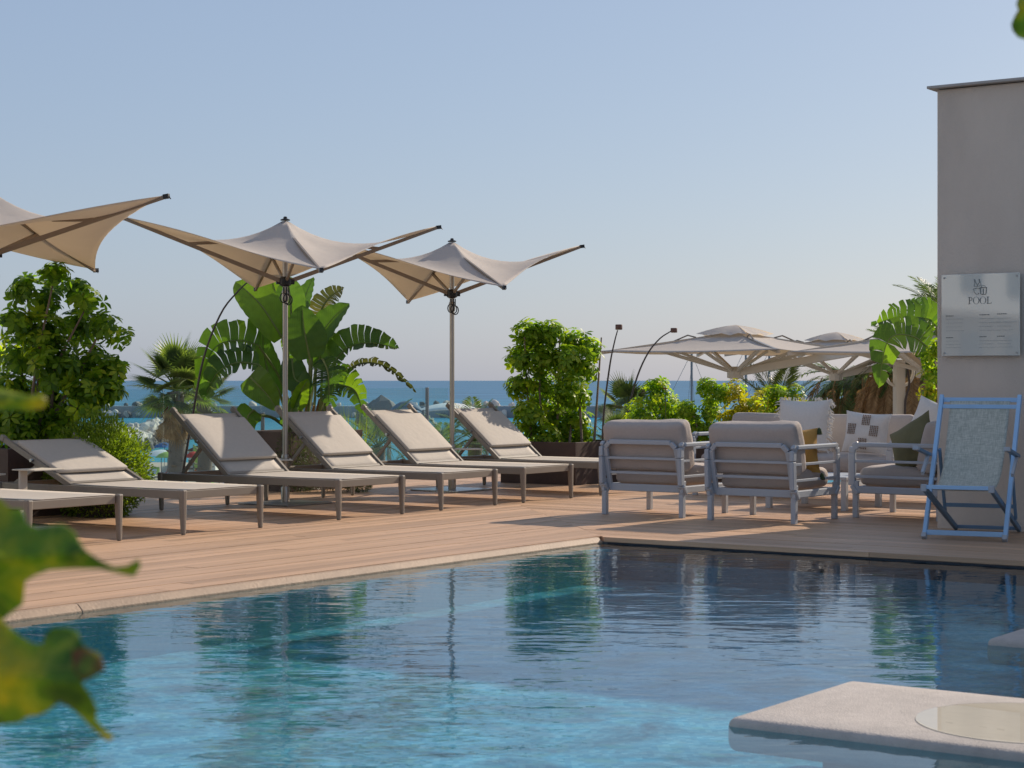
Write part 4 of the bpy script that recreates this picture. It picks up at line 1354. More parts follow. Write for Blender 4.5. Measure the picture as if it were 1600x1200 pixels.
sleaf(bp_, [B0, (500, 650, .1)], [(515, 575, .1), (535, 585, .1), (552, 600, .05), (560, 625, .0)], 40, (-.2, -1, .6), .5, .4)
for k in range(16):
    x = rr.uniform(455, 505); b = at(x, 692, Y0 + rr.uniform(-.2, .2)) - V(bp_.location); tp = at(x + rr.uniform(-14, 14), rr.uniform(610, 650), Y0 + rr.uniform(-.2, .2)) - V(bp_.location)
    mb = MB(); mb.tube([b, b.lerp(tp, .5) + V((rr.uniform(-.02, .02), 0, 0)), tp], [.035, .028, .012], 6)
    mb.build('stem_base', M['dead'] if k % 2 else M['bark'], bp_, smooth=True)

# bird of paradise leaves at the right, by the stucco wall
bq = thing('bird_of_paradise', 'torn bright green paddle leaves leaning out beside the stucco wall', 'plant', (at(1480, 0, 20.6).x, 20.6, 0))
mb = MB(); mb.tube([(0, 0, 0), (0, 0, .7)], [.10, .07], 8); mb.build('stem_base', M['bark'], bq, smooth=True)
Q0 = (1482, 720, 0)
sleaf(bq, [Q0, (1476, 600, 0)], [(1462, 510, .0), (1448, 498, .0), (1405, 496, -.1), (1366, 506, -.1)], 76, (-.2, -1, .8), .75, .8, Yc=20.6)
sleaf(bq, [Q0, (1474, 620, -.2)], [(1452, 545, -.3), (1424, 525, -.35), (1388, 532, -.4), (1372, 606, -.4)], 72, (-.1, -1, .6), .45, .3, Yc=20.6)
sleaf(bq, [Q0, (1478, 600, .3)], [(1470, 520, .3), (1455, 500, .3), (1438, 480, .3), (1424, 468, .3)], 50, (0, -1, .3), .3, .4, Yc=20.6)
# bright shrub next to it
sb = thing('schefflera_shrub', 'leafy green shrub tucked against the stucco wall edge', 'shrub', (at(1462, 0, 20.2).x, 20.2, .2))
rosette_crown(sb, lobes_px([(1452, 560, 20, 20.2), (1462, 585, 24, 20.2), (1458, 615, 20, 20.3), (1470, 640, 24, 20.2), (1470, 545, 18, 20.1)]), 60, 60, .085, .034, M['shef'], M['yellowleaf'], 61, frac2=.3)
mb = MB(); mb.tube([(0, 0, -.2), (.03, 0, .5), (0, 0, 1.0)], [.025, .02, .01], 6); mb.build('stem', M['bark'], sb, smooth=True)

# hedge shrubs behind the lounge set, each in a planter trough
hd = [('green schefflera shrub behind the left armchair', [(1000, 650, 26), (1025, 618, 24), (1040, 640, 26), (1010, 675, 26), (1045, 668, 24), (1065, 655, 16), (1030, 600, 12)], 'shefbright', 'shef', 985, 1075),
      ('thin open shrub with bare stems between the two armchairs', [(1072, 640, 14), (1105, 605, 14), (1110, 640, 16), (1090, 670, 20), (1115, 675, 18), (1128, 612, 12)], 'shef', 'shefbright', 1070, 1128),
      ('golden yellow shrub behind the right of the rear-facing armchair', [(1150, 610, 18), (1155, 640, 26), (1185, 640, 28), (1165, 668, 26), (1200, 665, 24), (1140, 660, 20)], 'yellowleaf', 'shefbright', 1130, 1205),
      ('yellow green shrub left of the shaggy pillow', [(1210, 615, 16), (1225, 635, 22), (1240, 620, 16), (1215, 660, 24), (1250, 645, 20), (1245, 670, 22)], 'shefbright', 'yellowleaf', 1205, 1260)]
for i, (lab, lb, ma, mb2, xa, xb) in enumerate(hd):
    Yh = 21.6 - i * .25
    xm = (xa + xb) / 2
    r_ = thing('hedge_shrub', lab, 'shrub', (at(xm, 0, Yh).x, Yh, .40), 0, 'shrubs behind the lounge seats')
    lo = [(at(x, y, Yh + random.Random(i * 9 + k).uniform(-.12, .12)), q * 1.22 / F * Yh) for k, (x, y, q) in enumerate(lb)]
    rosette_crown(r_, lo, 160, 260, .066, .031, M[ma], M[mb2], 70 + i, frac2=.3, nl=7)
    branches(r_, V((r_.location.x, Yh, .38)), lo[:5], 90 + i, .012)
    t = thing('planter_trough', 'brown planter trough under the ' + lab.split(' behind')[0].split(' between')[0].split(' left')[0], 'planter', (at(xm, 0, Yh).x, Yh, 0), ANG - PI / 2)
    mb = MB(); wd = (xb - xa) / F * Yh * 1.1
    mb.box((0, 0, .21), (wd, .4, .42)); mb.build('shell', M['corten'], t, bevel=.004)
    mb = MB(); mb.box((0, 0, .425), (wd - .05, .35, .012)); mb.build('soil', M['soil'], t)
# red flower spike in the hedge
fl = thing('red_flower', 'small dark red flower spike standing above the green shrub', 'flower', at(1040, 655, 21.4))
mb = MB(); mb.tube([(0, 0, 0), (0, 0, .36)], .006, 5); mb.build('stem', M['stalk'], fl)
mb = MB()
for k in range(7): leaflet(mb, V((0, 0, .34)), V((math.cos(k), math.sin(k), .6)), V((0, 0, 1)), .05, .03, .2, 2)
mb.build('petals', M['red'], fl)

# ------------------------------------------------------------------ palms
def fan_leaf(rr, R_, nb=24, spread=2.0, droop=.5):
    mb = MB()
    mb.tube([(0, 0, 0), (R_ * .25, 0, .02), (R_ * .48, 0, 0)], [.02 * R_, .014 * R_, .008 * R_], 5)
    for k in range(nb):
        a = (k / (nb - 1) - .5) * 2 * spread * .95
        L = R_ * .58 * (1 - .25 * abs(a) / spread) * rr.uniform(.9, 1.05)
        d = V((math.cos(a), math.sin(a), .05)); s = V((-math.sin(a), math.cos(a), 0))
        p = V((R_ * .46, 0, 0)); vs, fs = [], []
        ws = [.008, .045, .034, .012, .002]
        for i in range(5):
            hw = ws[i] * R_ * .75
            vs += [p + s * hw + V((0, 0, hw * .5)), p - s * hw + V((0, 0, hw * .5))]
            p = p + d * L / 4
            d = (d - V((0, 0, droop * (.05 + .33 * (i / 3) ** 2)))).normalized()
        for i in range(4): fs.append((2 * i, 2 * i + 1, 2 * i + 3, 2 * i + 2))
        mb.add(vs, fs)
    return mb
def feather_leaf(rr, L, nl=38, droop=.9, lw=.018, ll=.32):
    mb = MB(); pts = []; p = V((0, 0, 0)); d = V((1, 0, .35)).normalized()
    n = 14
    for i in range(n + 1):
        pts.append(p.copy()); p = p + d * L / n; d = (d - V((0, 0, droop / n * 1.2))).normalized()
    mb.tube(pts, [.013 * L * (1 - i / (n + 2)) for i in range(n + 1)], 5)
    for k in range(nl):
        t = .16 + .84 * k / nl; q = t * n; i = min(int(q), n - 1); c = pts[i].lerp(pts[i + 1], q - i)
        tan = (pts[i + 1] - pts[i]).normalized(); up = V((0, 1, 0)).cross(tan) * -1
        l = ll * L * math.sin(PI * (.12 + .86 * t)) ** .6 * rr.uniform(.85, 1.1)
        for sg in (-1, 1):
            dd = (tan * .75 + V((0, sg, 0)) * .8 + up * .25 * rr.uniform(.2, 1.3)).normalized()
            s = dd.cross(V((0, 0, 1))).normalized(); hw = lw * L / 2
            b = c; e1 = b + dd * l * .55; e2 = e1 + (dd - V((0, 0, .35))).normalized() * l * .45
            mb.add([b, e1 + s * hw, e1 - s * hw, e2], [(0, 1, 2), (1, 3, 2)])
    return mb
def fan_palm(label, base, crown_z, R_, n_up, n_dead, seed, trunk_r, skirt=0.0, name='fan_palm', mat='fan'):
    rr = random.Random(seed)
    t = thing(name, label, 'palm tree', base)
    h = crown_z - base[2]
    mb = MB(); k = 16
    mb.tube([(.06 * math.sin(i * .6), 0, h * i / k) for i in range(k + 1)], [trunk_r * (1.25 - .3 * i / k) * (1 + .05 * math.sin(i * 2.1)) for i in range(k + 1)], 12)
    mb.build('trunk', M['palmbark'], t, smooth=True)
    mb = MB()
    for i in range(int(h * 9)):       # old leaf bases on the trunk
        z = h * (.25 + .75 * rr.random()); a = rr.uniform(0, 6.28); r = trunk_r * 1.0
        d = V((math.cos(a), math.sin(a), rr.uniform(.2, .8)))
        mb.bar(V((math.cos(a) * r, math.sin(a) * r, z)), V((math.cos(a) * r, math.sin(a) * r, z)) + d * trunk_r * .5, trunk_r * .3, trunk_r * .08)
    mb.build('leaf_base_stubs', M['palmbark'], t)['kind'] = 'stuff'
    vm = [fan_leaf(rr, R_, 26, 2.1, dr).mesh('frond', M[mat]) for dr in (.35, .8, 1.5)]
    vd = [fan_leaf(rr, R_ * .72, 18, 1.1, 1.2).mesh('dead_frond', M['dead']) for _ in range(2)]
    for i in range(n_up):
        f = i / n_up; az = i * 2.39996 + rr.uniform(-.2, .2); el = R(72 - 105 * f + rr.uniform(-9, 9))
        link('frond', vm[0 if f < .4 else (1 if f < .75 else 2)], t, (0, 0, h + .1 * R_ * (1 - f)), Quaternion((0, 0, 1), az) @ Quaternion((0, 1, 0), -el) @ Quaternion((1, 0, 0), rr.uniform(-.5, .5)), rr.uniform(.85, 1.05))
    for i in range(n_dead):
        az = i * 2.39996; el = R(-66 + rr.uniform(-18, 22)); dz = skirt * (i / max(1, n_dead))
        link('dead_frond', vd[i % 2], t, (0, 0, h - .05 - dz), Quaternion((0, 0, 1), az) @ Quaternion((0, 1, 0), -el) @ Quaternion((1, 0, 0), rr.uniform(-.6, .6)), rr.uniform(.7, 1.05))
    return t
def feather_palm(label, base, crown_z, L, n, seed, trunk_r, mat='feather', els=(75, -25), droop=1.1, dead=0, deadL=.6, skirt=0):
    rr = random.Random(seed)
    t = thing('feather_palm', label, 'palm tree', base)
    h = crown_z - base[2]
    mb = MB(); mb.tube([(0, 0, h * i / 10) for i in range(11)], [trunk_r * (1.1 - .02 * i) for i in range(11)], 12)
    mb.build('trunk', M['palmbark'], t, smooth=True)
    vm = [feather_leaf(rr, L, 40, dr).mesh('frond', M[mat]) for dr in (droop * .6, droop, droop * 1.35)]
    for i in range(n):
        f = i / max(1, n - 1); az = i * 2.39996 + rr.uniform(-.25, .25); el = R(els[0] + (els[1] - els[0]) * f + rr.uniform(-7, 7))
        link('frond', vm[min(2, int(f * 3))], t, (0, 0, h), Quaternion((0, 0, 1), az) @ Quaternion((0, 1, 0), -(el - .33)), rr.uniform(.85, 1.08))
    if dead:
        vd = [feather_leaf(rr, L * deadL, 26, .5, .03, .22).mesh('dead_frond', M['dead']) for _ in range(2)]
        for i in range(dead):
            az = i * 2.39996; z = h - skirt * rr.random()
            link('dead_frond', vd[i % 2], t, (trunk_r * math.cos(az) * (1 + 2 * rr.random()), trunk_r * math.sin(az) * (1 + 2 * rr.random()), z), Quaternion((0, 0, 1), az) @ Quaternion((0, 1, 0), R(82 + rr.uniform(-12, 12))), rr.uniform(.8, 1.15))
    return t
p = at(274, 606, 52)
fan_palm('fan palm with shaggy brown skirt standing on the beach behind the curved lamp', (p.x, 52, -6.6), p.z - .1, 1.6, 24, 46, 5, .24, .5)
p = at(318, 618, 56)
fan_palm('second fan palm half hidden by the left leaves of the bird of paradise', (p.x, 56, -6.6), p.z - .2, 1.4, 22, 24, 6, .22, .4)
p = at(980, 648, 30)
fan_palm('low fan palm whose fronds rise between the two slender lamps', (p.x, 30, -6.6), p.z, .72, 14, 8, 7, .16, .4)
p = at(960, 690, 26)
fan_palm('small fan palm behind the left armchair and planter box', (p.x, 26, -6.6), p.z - .02, .55, 12, 6, 17, .13, .3)
p = at(688, 690, 29)
feather_palm('feather palm seen through the glass right of the third lounger', (p.x, 29, -6.6), p.z - .28, .85, 20, 12, .14, els=(80, 0))
p = at(742, 672, 33)
feather_palm('feather palm behind the farthest lounger, seen through the glass', (p.x, 33, -6.6), p.z - .2, .9, 16, 13, .14, els=(82, 5))
p = at(590, 690, 30)
feather_palm('feather palm behind the third lounger beside the grass tuft', (p.x, 30, -6.6), p.z - .1, .9, 16, 14, .14, els=(80, 0))
p = at(1215, 650, 30)
feather_palm('feather palm rising behind the yellow green shrub', (p.x, 30, -6.6), p.z - .1, 1.15, 20, 15, .16, els=(82, 5))
p = at(1338, 582, 38)
feather_palm('date palm with drooping fronds and dry brown skirt behind the white parasol mast', (p.x, 38, -6.6), p.z - .1, 1.7, 26, 16, .30, els=(24, -14), dead=130, deadL=.72, skirt=.55)
p = at(1425, 550, 34)
feather_palm('date palm with a thick curtain of dead fronds beside the stucco wall', (p.x, 34, -6.6), p.z - .2, 1.25, 22, 18, .30, els=(62, 8), dead=140, deadL=.85, skirt=.6)
p = at(1475, 490, 44)
feather_palm('tall date palm whose crown peeks out from behind the stucco wall', (p.x, 44, -6.6), p.z - .1, 1.35, 40, 19, .30, els=(75, -35))

# ================================================================== CANTILEVER PARASOLS beyond the sofa
LT = -.80
mb = MB()
for (x0, x1, y0, y1) in ((1.0, 30, 25.2, 44),):
    mb.box(((x0 + x1) / 2, (y0 + y1) / 2, -3.7), (x1 - x0, y1 - y0, 5.78))
# lower terrace under them, turned with the deck
mb = MB(); mb.box((0, 0, -3.7), (16, 12, 5.8), Matrix.Translation((10.6, 31.5, 0)) @ Matrix.Rotation(ANG, 4, 'Z'))
structure(mb.build('lower_terrace', M['slab']), 'lower terrace carrying the cantilever parasols')
mb = MB(); mb.box((0, 0, -.79), (15.98, 11.98, .02), Matrix.Translation((10.6, 31.5, 0)) @ Matrix.Rotation(ANG, 4, 'Z'))

def canopy_square(parent, c, side, z_e, z_a, hubz, rot, seed, beam_to=None):
    """pyramid canopy with vent, eight struts running down to a hub"""
    h = side / 2
    ax, bx = V((math.cos(rot), math.sin(rot), 0)), V((-math.sin(rot), math.cos(rot), 0))
    cs = [c + ax * i * h + bx * j * h for i, j in ((-1, -1), (1, -1), (1, 1), (-1, 1))]
    A = V((c.x, c.y, z_a)); mb = MB()
    for k in range(4):
        c1, c2 = cs[k], cs[(k + 1) % 4]; rows = []
        for i in range(9):
            s = .10 + .90 * i / 8
            row = []
            for j in range(9):
                w = j / 8
                e = c1.lerp(c2, w); e.z = z_e
                p = A.lerp(e, s); p.z -= .05 * math.sin(PI * w) * s * .6 + .05 * math.sin(PI * s)
                row.append(p)
            rows.append(row)
        mb.grid(rows)
    cn = mb.build('canopy', M['canopy'], parent, smooth=True, ang=20)
    wd = cn.modifiers.new('weld', 'WELD'); wd.merge_threshold = .004
    sd = cn.modifiers.new('thick', 'SOLIDIFY'); sd.thickness = .006
    mb = MB()
    rv = .29
    for k in range(4):
        c1, c2 = cs[k], cs[(k + 1) % 4]; rows = []
        for i in range(5):
            s = i / 4; row = []
            for j in range(7):
                w = j / 6; e = c.lerp(c1.lerp(c2, w), rv); e.z = z_a - .085 + .02 * math.sin(j * 2.5 + seed)
                p = V((c.x, c.y, z_a + .075)).lerp(e, s); p.z += .018 * math.sin(PI * s)
                row.append(p)
            rows.append(row)
        mb.grid(rows)
    v_ = mb.build('vent_flap', M['canopy'], parent, smooth=True, ang=30)
    wd = v_.modifiers.new('weld', 'WELD'); wd.merge_threshold = .004
    for k in range(4):      # lifted loops at the vent corners
        mb = MB()
        cz = lambda s_: z_a + (z_e - z_a) * s_ - .05 * math.sin(PI * s_) + .012
        e = c.lerp(cs[k], rv); e.z = cz(rv); e2 = c.lerp(cs[k], rv * 1.6); e2.z = cz(rv * 1.6)
        mb.tube([e, e.lerp(e2, .35) + V((0, 0, .06)), e2], .013, 6)
        mb.build('vent_loop', M['rib'], parent)
    hb_ = V((c.x, c.y, hubz))
    mb = MB(); mb.lathe([(.05, -.10), (.13, -.08), (.13, .04), (.06, .10)], hb_, 10); mb.build('hub', M['cream'], parent, smooth=True, ang=30)
    tg = [(q, .62, .048) for q in cs] + [(cs[k].lerp(cs[(k + 1) % 4], .5), .70, .038) for k in range(4)]
    for q, f, w_ in tg:
        e = c.lerp(q, f); e.z = z_a + (z_e - z_a) * f - .08
        mb = MB(); mb.bar(hb_ + (e - hb_).normalized() * .06, e, w_, w_ * 1.1); mb.build('strut', M['cream'], parent, bevel=.004)
    for q in cs:
        e = V((q.x, q.y, z_e)); 
        mb = MB(); mb.bar(V((c.x, c.y, z_a - .06)), e + V((0, 0, -.03)), .045, .05); mb.build('rib', M['pole'], parent)
    if beam_to is not None:
        mb = MB(); mb.bar(hb_, beam_to, .085, .12); mb.build('beam', M['cream'], parent, bevel=.01)
CM = V((5.84, 28.0, LT))
cp = thing('cantilever_parasol', 'large cantilever parasol on a cream mast with two canopies behind the sofa', 'parasol', CM)
mb = MB(); mb.box((0, 0, (2.25) / 2 + .01), (.15, .15, 2.25), Matrix.Rotation(.2, 4, 'Z')); mb.build('mast', M['cream'], cp, bevel=.015)
mb = MB(); mb.box((0, 0, .03), (1.0, 1.0, .06), Matrix.Rotation(ANG, 4, 'Z')); mb.build('base_plate', M['steel'], cp)
for sg in (-1, 1):
    mb = MB(); mb.tube(spline([(sg * .07, 0, 2.27), (sg * .17, 0, 2.22), (sg * .215, 0, 2.07), (sg * .16, 0, 1.93), (sg * .07, 0, 1.87)], 16), .024, 8); mb.build('bracket', M['cream'], cp, smooth=True)
mb = MB(); mb.tube(spline([(.09, -.10, 2.2), (.13, -.11, 1.9), (.07, -.10, 1.6), (.08, -.1, .9)], 16), .02, 6); mb.build('crank_cable', M['rod'], cp, smooth=True)
c1 = V((3.56, 29.6, 0)) - V((CM.x, CM.y, 0))
canopy_square(cp, c1, 3.15, H + 45 / F * 29.5 - LT, H + 80 / F * 29.5 - LT, H + 12 / F * 29.5 - LT, ANG, 1, V((-.1, 0, H + 55 / F * 28 - LT)))
c3 = V((at(1445, 0, 26.6).x, 26.6, 0)) - V((CM.x, CM.y, 0))
canopy_square(cp, c3, 2.9, H + 44 / F * 26.6 - LT, H + 82 / F * 26.6 - LT, H + 14 / F * 26.6 - LT, ANG, 2, V((0, -.05, H + 50 / F * 28 - LT)))
C2_ = V((at(1560, 0, 33.5).x, 33.5, LT))
cq = thing('cantilever_parasol', 'cantilever parasol further back with its vent between the other canopies', 'parasol', C2_)
mb = MB(); mb.box((0, 0, 1.2), (.15, .15, 2.4)); mb.build('mast', M['cream'], cq, bevel=.015)
c2 = V((at(1306, 0, 34.2).x, 34.2, 0)) - V((C2_.x, C2_.y, 0))
canopy_square(cq, c2, 3.0, H + 42 / F * 34 - LT, H + 70 / F * 34 - LT, H + 8 / F * 34 - LT, ANG, 3, V((-.1, 0, H + 52 / F * 34 - LT)))

# ================================================================== DISTANT SHORE
def boulder(rr, r):
    bm = bmesh.new(); bmesh.ops.create_icosphere(bm, subdivisions=2, radius=r)
    s = rr.random() * 50
    for v in bm.verts:
        n1 = noise.noise(v.co / r * .9 + V((s, 0, 0))); n2 = noise.cell(v.co / r * 1.3 + V((s, s, 0)))
        v.co *= 1 + .35 * n1 + .22 * n2
        v.co.z *= .8
    me = bpy.data.meshes.new('boulder'); bm.to_mesh(me); bm.free(); me.materials.append(M['rock']); return me
rr = random.Random(15)
bl = [boulder(rr, 1.0) for _ in range(6)]
bld = []
for m_ in bl:
    d = m_.copy(); d.materials.clear(); d.materials.append(M['darkrock']); bld.append(d)
gr = thing('rock_groyne', 'heap of pale boulders reaching into the water left of the fan palm', 'rocks', (-43, 215, SEA_Z))
for i in range(230):
    f = rr.random(); Y = 186 + 84 * f
    xc = -46.5 + 2 * f - (3 * f); hw = 4.6 - 1.6 * f
    q = rr.uniform(-1, 1)
    z = SEA_Z + max(.1, (1 - abs(q) ** 1.3) * (2.6 - .6 * f)) * rr.uniform(.8, 1.05)
    s = rr.uniform(.55, 1.15)
    low = z < SEA_Z + .75 and q > 0
    o = link('boulder', (bld if low else bl)[rr.randrange(6)], gr, (xc + q * hw + 43, Y - 215, z - SEA_Z), (rr.uniform(0, 6), rr.uniform(0, 6), rr.uniform(0, 6)), s)
pr = thing('breakwater', 'long low concrete breakwater across the bay behind the palms', 'breakwater', (-40, 409, SEA_Z))
mb = MB(); mb.box((-40, 0, 1.25), (230, 5, 2.6)); mb.build('pier_wall', M['pier'], pr)
for i in range(120):
    x = rr.uniform(-80, 46); far = rr.random() < .55
    link('boulder', bl[rr.randrange(6)] if rr.random() < .7 else bld[rr.randrange(6)], pr, (x, rr.uniform(1, 3) if far else rr.uniform(-5.5, -3), 2.7 if far else .3 + rr.random() * .6), (rr.uniform(0, 6), rr.uniform(0, 6), 0), rr.uniform(.5, 1.1))

def beach_parasol(label, px, py, Y, mat, r=1.1, h=2.1):
    p = at(px, py, Y); t = thing('beach_parasol', label, 'parasol', (p.x, Y, -6.55), 0, 'beach parasols on the sand')
    mb = MB(); mb.tube([(0, 0, 0), (0, 0, h)], .03, 6); mb.build('pole', M['mast'], t)
    mb = MB(); mb.lathe([(r, h - .45), (r * .7, h - .2), (r * .35, h - .05), (.03, h + .02)], n=10); mb.build('canopy', M[mat], t, smooth=True, ang=20)
beach_parasol('blue beach parasol by the water left of the palm trunk', 257, 715, 168, 'bluefab', 1.0)
beach_parasol('white beach parasol spread wide beside the palm trunk', 252, 733, 150, 'tarp_white', 1.5)
beach_parasol('green beach parasol under the second lounger back', 262, 738, 146, 'lime', 1.0)
beach_parasol('yellow beach parasol right of the palm trunk', 325, 733, 146, 'yellow', 1.1)
beach_parasol('red beach parasol left of the yellow one', 303, 742, 146, 'red', .8)
beach_parasol('second white beach parasol below the lounger frame', 370, 752, 138, 'tarp_white', 1.2)
fg = thing('feather_flag', 'tall lime and white feather flag on the beach right of the palm trunk', 'flag', (at(302, 0, 150).x, 150, -6.6))
mb = MB(); mb.tube([(0, 0, 0), (0, 0, 2.6)], .03, 6); mb.build('pole', M['mast'], fg)
mb = MB(); mb.prism([(0, .4), (.7, .5), (.75, 1.3), (.35, 2.3), (0, 2.6)], -.02, .02, Matrix.Rotation(PI / 2, 4, 'X')); mb.build('sail', M['lime'], fg)
mb = MB(); mb.prism([(.0, .42), (.7, .52), (.72, 1.0)], -.03, .03, Matrix.Rotation(PI / 2, 4, 'X')); mb.build('lower_panel', M['red'], fg)
kk = thing('beach_kiosk', 'small striped wooden beach kiosk right of the feather flag', 'kiosk', (at(318, 0, 152).x, 152, -6.6))
mb = MB(); mb.box((0, 0, 1.0), (2.2, 1.6, 2.0)); mb.build('cabin', M['white_wall'], kk)
for k in range(6):
    mb = MB(); mb.box((-.2, -.82, .25 + k * .32), (1.8, .04, .14)); mb.build('slat', M['taupe'], kk)
mb = MB(); mb.prism([(-1.4, 2.0), (1.4, 2.0), (0, 2.6)], -1, 1, Matrix.Rotation(PI / 2, 4, 'X')); mb.build('roof', M['corten'], kk)
# sunbeds on the sand
for i in range(26):
    Y = rr.uniform(120, 150); x = rr.uniform(205, 420)
    p = at(x, 0, Y)
    ci = rr.randrange(6); mat_ = M[['tarp_white', 'tarp_white', 'bluefab', 'yellow', 'red', 'lime'][ci]]
    t = thing('beach_sunbed', ['white', 'white', 'blue', 'yellow', 'red', 'lime'][ci] + ' sunbed on the crowded sand seen below the lounger frames', 'sunbed', (p.x, Y, -6.55), rr.uniform(-.3, .3), ['white', 'white', 'blue', 'yellow', 'red', 'lime'][ci] + ' sunbeds on the beach')
    mb = MB(); mb.box((0, 0, .3), (.65, 1.3, .08)); mb.bar((0, .6, .32), (0, 1.15, .75), .65, .07); mb.build('bed', mat_, t)
    mb = MB()
    for a in (-.28, .28):
        for b in (-.55, .5): mb.box((a, b, .13), (.04, .04, .26))
    mb.build('legs', M['mast'], t)

# tents and awnings seen through the glass
def dome(label, px0, px1, py0, py1, Y, mat, name='beach_tent'):
    a, b = at(px0, py1, Y), at(px1, py0, Y); w_ = b.x - a.x; top = b.z
    t = thing(name, label, 'tent', ((a.x + b.x) / 2, Y, -6.6))
    hh = top + 6.6; e = a.z + 6.6; rows = []
    for i in range(9):
        s = i / 8; row = []
        for j in range(13):
            q = j / 12 * 2 - 1
            row.append(V((q * w_ / 2, (s - .5) * w_ * .6, e + (hh - e) * (1 - q * q) * math.sin(PI * (.15 + .7 * s)))))
        rows.append(row)
    mb = MB(); mb.grid(rows); mb.build('cover', M[mat], t, smooth=True, solid=.03, ang=180)
    for i in (-1, 1):
        for j in (-1, 1):
            mb = MB(); mb.tube([(i * w_ * .47, j * w_ * .28, 0), (i * w_ * .47, j * w_ * .28, e + .1)], .05, 6); mb.build('pole', M['mast'], t)
dome('dark blue domed tent behind the glass between the third and fourth loungers', 606, 664, 627, 645, 62, 'tarp_blue')
dome('long pale awning behind the glass near the parasol pole', 640, 765, 630, 648, 75, 'tarp_white', 'awning')
# dark rocks behind the tent
for (x, y, r) in ((600, 640, .7), (588, 642, .6), (575, 641, .5)):
    p = at(x, y, 66); o = link('shore_rock', bld[rr.randrange(6)], None, (p.x, 66, p.z - .3), (1, 2, 3), r); tag(o, 'dark rounded shore rock left of the blue domed tent', 'rock', 'shore rocks beside the tent')
    mbx = None

def sailboat(label, px, Y, top_px):
    p = at(px, 0, Y); t = thing('sailboat', label, 'boat', (p.x, Y, SEA_Z), R(25), 'moored sailing boats')
    mb = MB(); rows = []
    for i in range(11):
        s = i / 10 * 2 - 1; hw = 1.35 * (1 - abs(s) ** 2.6) if s > 0 else 1.35 * (1 - abs(s) ** 4 * .4)
        x = s * 4.5
        rows.append([V((x, q * hw, z)) for q, z in ((-1, 1.0 + .2 * max(0, s)), (-.85, .4), (-.4, -.1), (0, -.3), (.4, -.1), (.85, .4), (1, 1.0 + .2 * max(0, s)), (0, 1.15))])
    mb.grid(rows); mb.build('hull', M['hull'], t, smooth=True)
    mb = MB(); mb.rbox((-.3, 0, 1.3), (3.2, 1.5, .5), .2); mb.build('cabin', M['hull'], t, smooth=True)
    ht = H + (HZ - top_px) / F * Y - SEA_Z
    mb = MB(); mb.tube([(.6, 0, 1.1), (.6, 0, ht)], .06, 8); mb.build('mast', M['mast'], t)
    mb = MB(); mb.tube([(.6, 0, 1.9), (-3.2, 0, 1.9)], .06, 6); mb.build('boom', M['mast'], t)
    mb = MB(); mb.tube([(.6, 0, ht - .1), (4.4, 0, 1.2)], .014, 4); mb.tube([(.6, 0, ht - .1), (-4.3, 0, 1.1)], .014, 4)
    mb.tube([(.6, 0, ht - .6), (.5, 1.2, 1.1)], .012, 4); mb.tube([(.6, 0, ht - .6), (.5, -1.2, 1.1)], .012, 4); mb.build('rigging', M['mast'], t)
sailboat('sailing boat whose mast shows left of the cantilever parasol hub', 1065, 96, 548)
sailboat('sailing boat whose mast shows just left below the cantilever parasol hub', 1151, 104, 540)
sailboat('sailing boat whose mast shows right of the cantilever parasol hub', 1187, 99, 545)

# ================================================================== FIG LEAVES NEAR THE EYE
def fig_leaf(root, outline, Y, bend, label=None, brown=None):
    """broad lobed leaf with curved blade at its own distance"""
    inv = V(root.location)
    bm = bmesh.new()
    vs = [bm.verts.new(V((x, y, 0))) for x, y in outline]
    f = bm.faces.new(vs)
    bmesh.ops.triangulate(bm, faces=[f])
    for _ in range(3):
        bmesh.ops.subdivide_edges(bm, edges=[e for e in bm.edges if e.calc_length() > 14], cuts=1, use_grid_fill=False)
        bmesh.ops.triangulate(bm, faces=bm.faces[:])
    for v in bm.verts:
        x, y = v.co.x, v.co.y
        d = bend(x, y) + .004 * noise.noise(V((x * .03, y * .03, Y)))
        v.co = at(x, y, Y + d) - inv
    me = bpy.data.meshes.new('leaf'); bm.to_mesh(me); bm.free()
    me.materials.append(M['fig'])
    for p in me.polygons: p.use_smooth = True
    o = link('leaf', me, root)
    md = o.modifiers.new('thick', 'SOLIDIFY'); md.thickness = .0006
    if label: o['label'] = label
    return o
fig = thing('fig_bush', 'blurred fig bush with lobed leaves close by at the lower left edge', 'bush', (-.58, 1.62, 0))
for i, pts in enumerate([[(-.05, 0, 0), (-.02, .02, .5), (0, 0, 1.0), (.03, .05, 1.2)], [(-.02, .02, .3), (.04, -.02, .7), (.07, -.05, .86)], [(0, 0, .8), (.07, 0, .98), (.12, -.01, 1.0)], [(0, .02, 1.0), (.03, .1, 1.1), (.10, .12, 1.13)]]):
    mb = MB(); mb.tube(spline(pts, 10), [.012 - .0008 * k for k in range(11)], 7); mb.build('branch', M['bark'], fig, smooth=True)
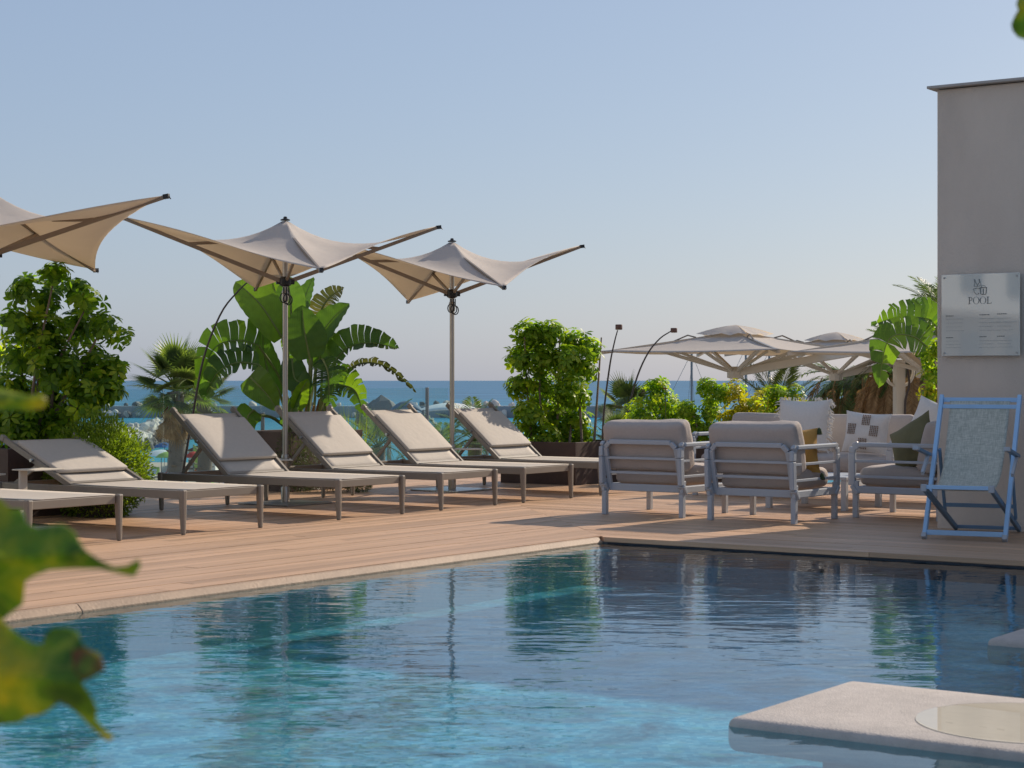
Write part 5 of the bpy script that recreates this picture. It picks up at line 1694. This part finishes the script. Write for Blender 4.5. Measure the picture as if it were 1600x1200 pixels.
fig_leaf(fig, [(-140, 985), (-60, 960), (0, 965), (16, 982), (34, 996), (52, 1006), (67, 1008), (72, 990), (84, 981), (106, 981), (122, 988), (130, 1008), (142, 1016), (156, 1022), (165, 1046), (146, 1058), (128, 1066), (142, 1086), (152, 1108), (150, 1124), (164, 1140), (178, 1152), (170, 1158), (148, 1140), (124, 1117), (106, 1102), (93, 1096), (76, 1110), (60, 1117), (46, 1118), (30, 1128), (0, 1132), (-60, 1150), (-140, 1120)], 1.50, lambda x, y: .00045 * abs(y - 1055 - x * .1) - .0002 * x)
fig_leaf(fig, [(-160, 800), (-60, 770), (0, 780), (18, 796), (34, 796), (44, 820), (60, 826), (78, 822), (98, 820), (118, 832), (124, 846), (134, 860), (154, 874), (178, 886), (198, 884), (217, 873), (220, 884), (210, 900), (190, 896), (156, 888), (118, 888), (78, 890), (56, 898), (40, 908), (38, 926), (36, 944), (14, 960), (0, 972), (-60, 1000), (-160, 960)], 1.56, lambda x, y: .0005 * abs(y - 870 + x * .05) - .0001 * x)
fig_leaf(fig, [(-120, 590), (-30, 603), (10, 610), (42, 618), (64, 616), (74, 624), (70, 636), (48, 641), (16, 641), (-30, 645), (-120, 660)], 1.62, lambda x, y: .0006 * abs(y - 626))
fig_leaf(fig, [(-200, 860), (-90, 850), (-20, 880), (10, 900), (30, 930), (16, 950), (-10, 985), (-80, 1010), (-200, 1000)], 1.66, lambda x, y: .0004 * abs(y - 930))
lb = fig_leaf(fig, [(112, 1018), (130, 1012), (146, 1018), (158, 1026), (165, 1046), (146, 1058), (128, 1064), (116, 1050)], 1.488, lambda x, y: .00045 * abs(y - 1055 - x * .1) - .0002 * x, 'brown withered lobe tip')
lb.data.materials[0] = M['figbrown']
ft = thing('fig_tree', 'blurred fig leaf hanging in at the top right corner', 'tree', (1.35, 2.3, 0))
mb = MB(); mb.tube(spline([(0, 0, 0), (.05, 0, .9), (-.05, 0, 1.7), (-.2, 0, 2.0)], 14), [.04 - .0015 * k for k in range(15)], 8); mb.build('trunk', M['bark'], ft, smooth=True)
mb = MB(); mb.tube(spline([(-.03, 0, 1.6), (-.3, 0, 1.80), (-.55, 0, 1.74)], 8), [.014 - .001 * k for k in range(9)], 7); mb.build('branch', M['bark'], ft, smooth=True)
fig_leaf(ft, [(1640, -60), (1600, -40), (1592, -8), (1588, 6), (1591, 16), (1586, 24), (1580, 38), (1582, 48), (1590, 58), (1602, 62), (1640, 60), (1700, 20), (1700, -40)], 2.3, lambda x, y: .0005 * abs(y - 10))
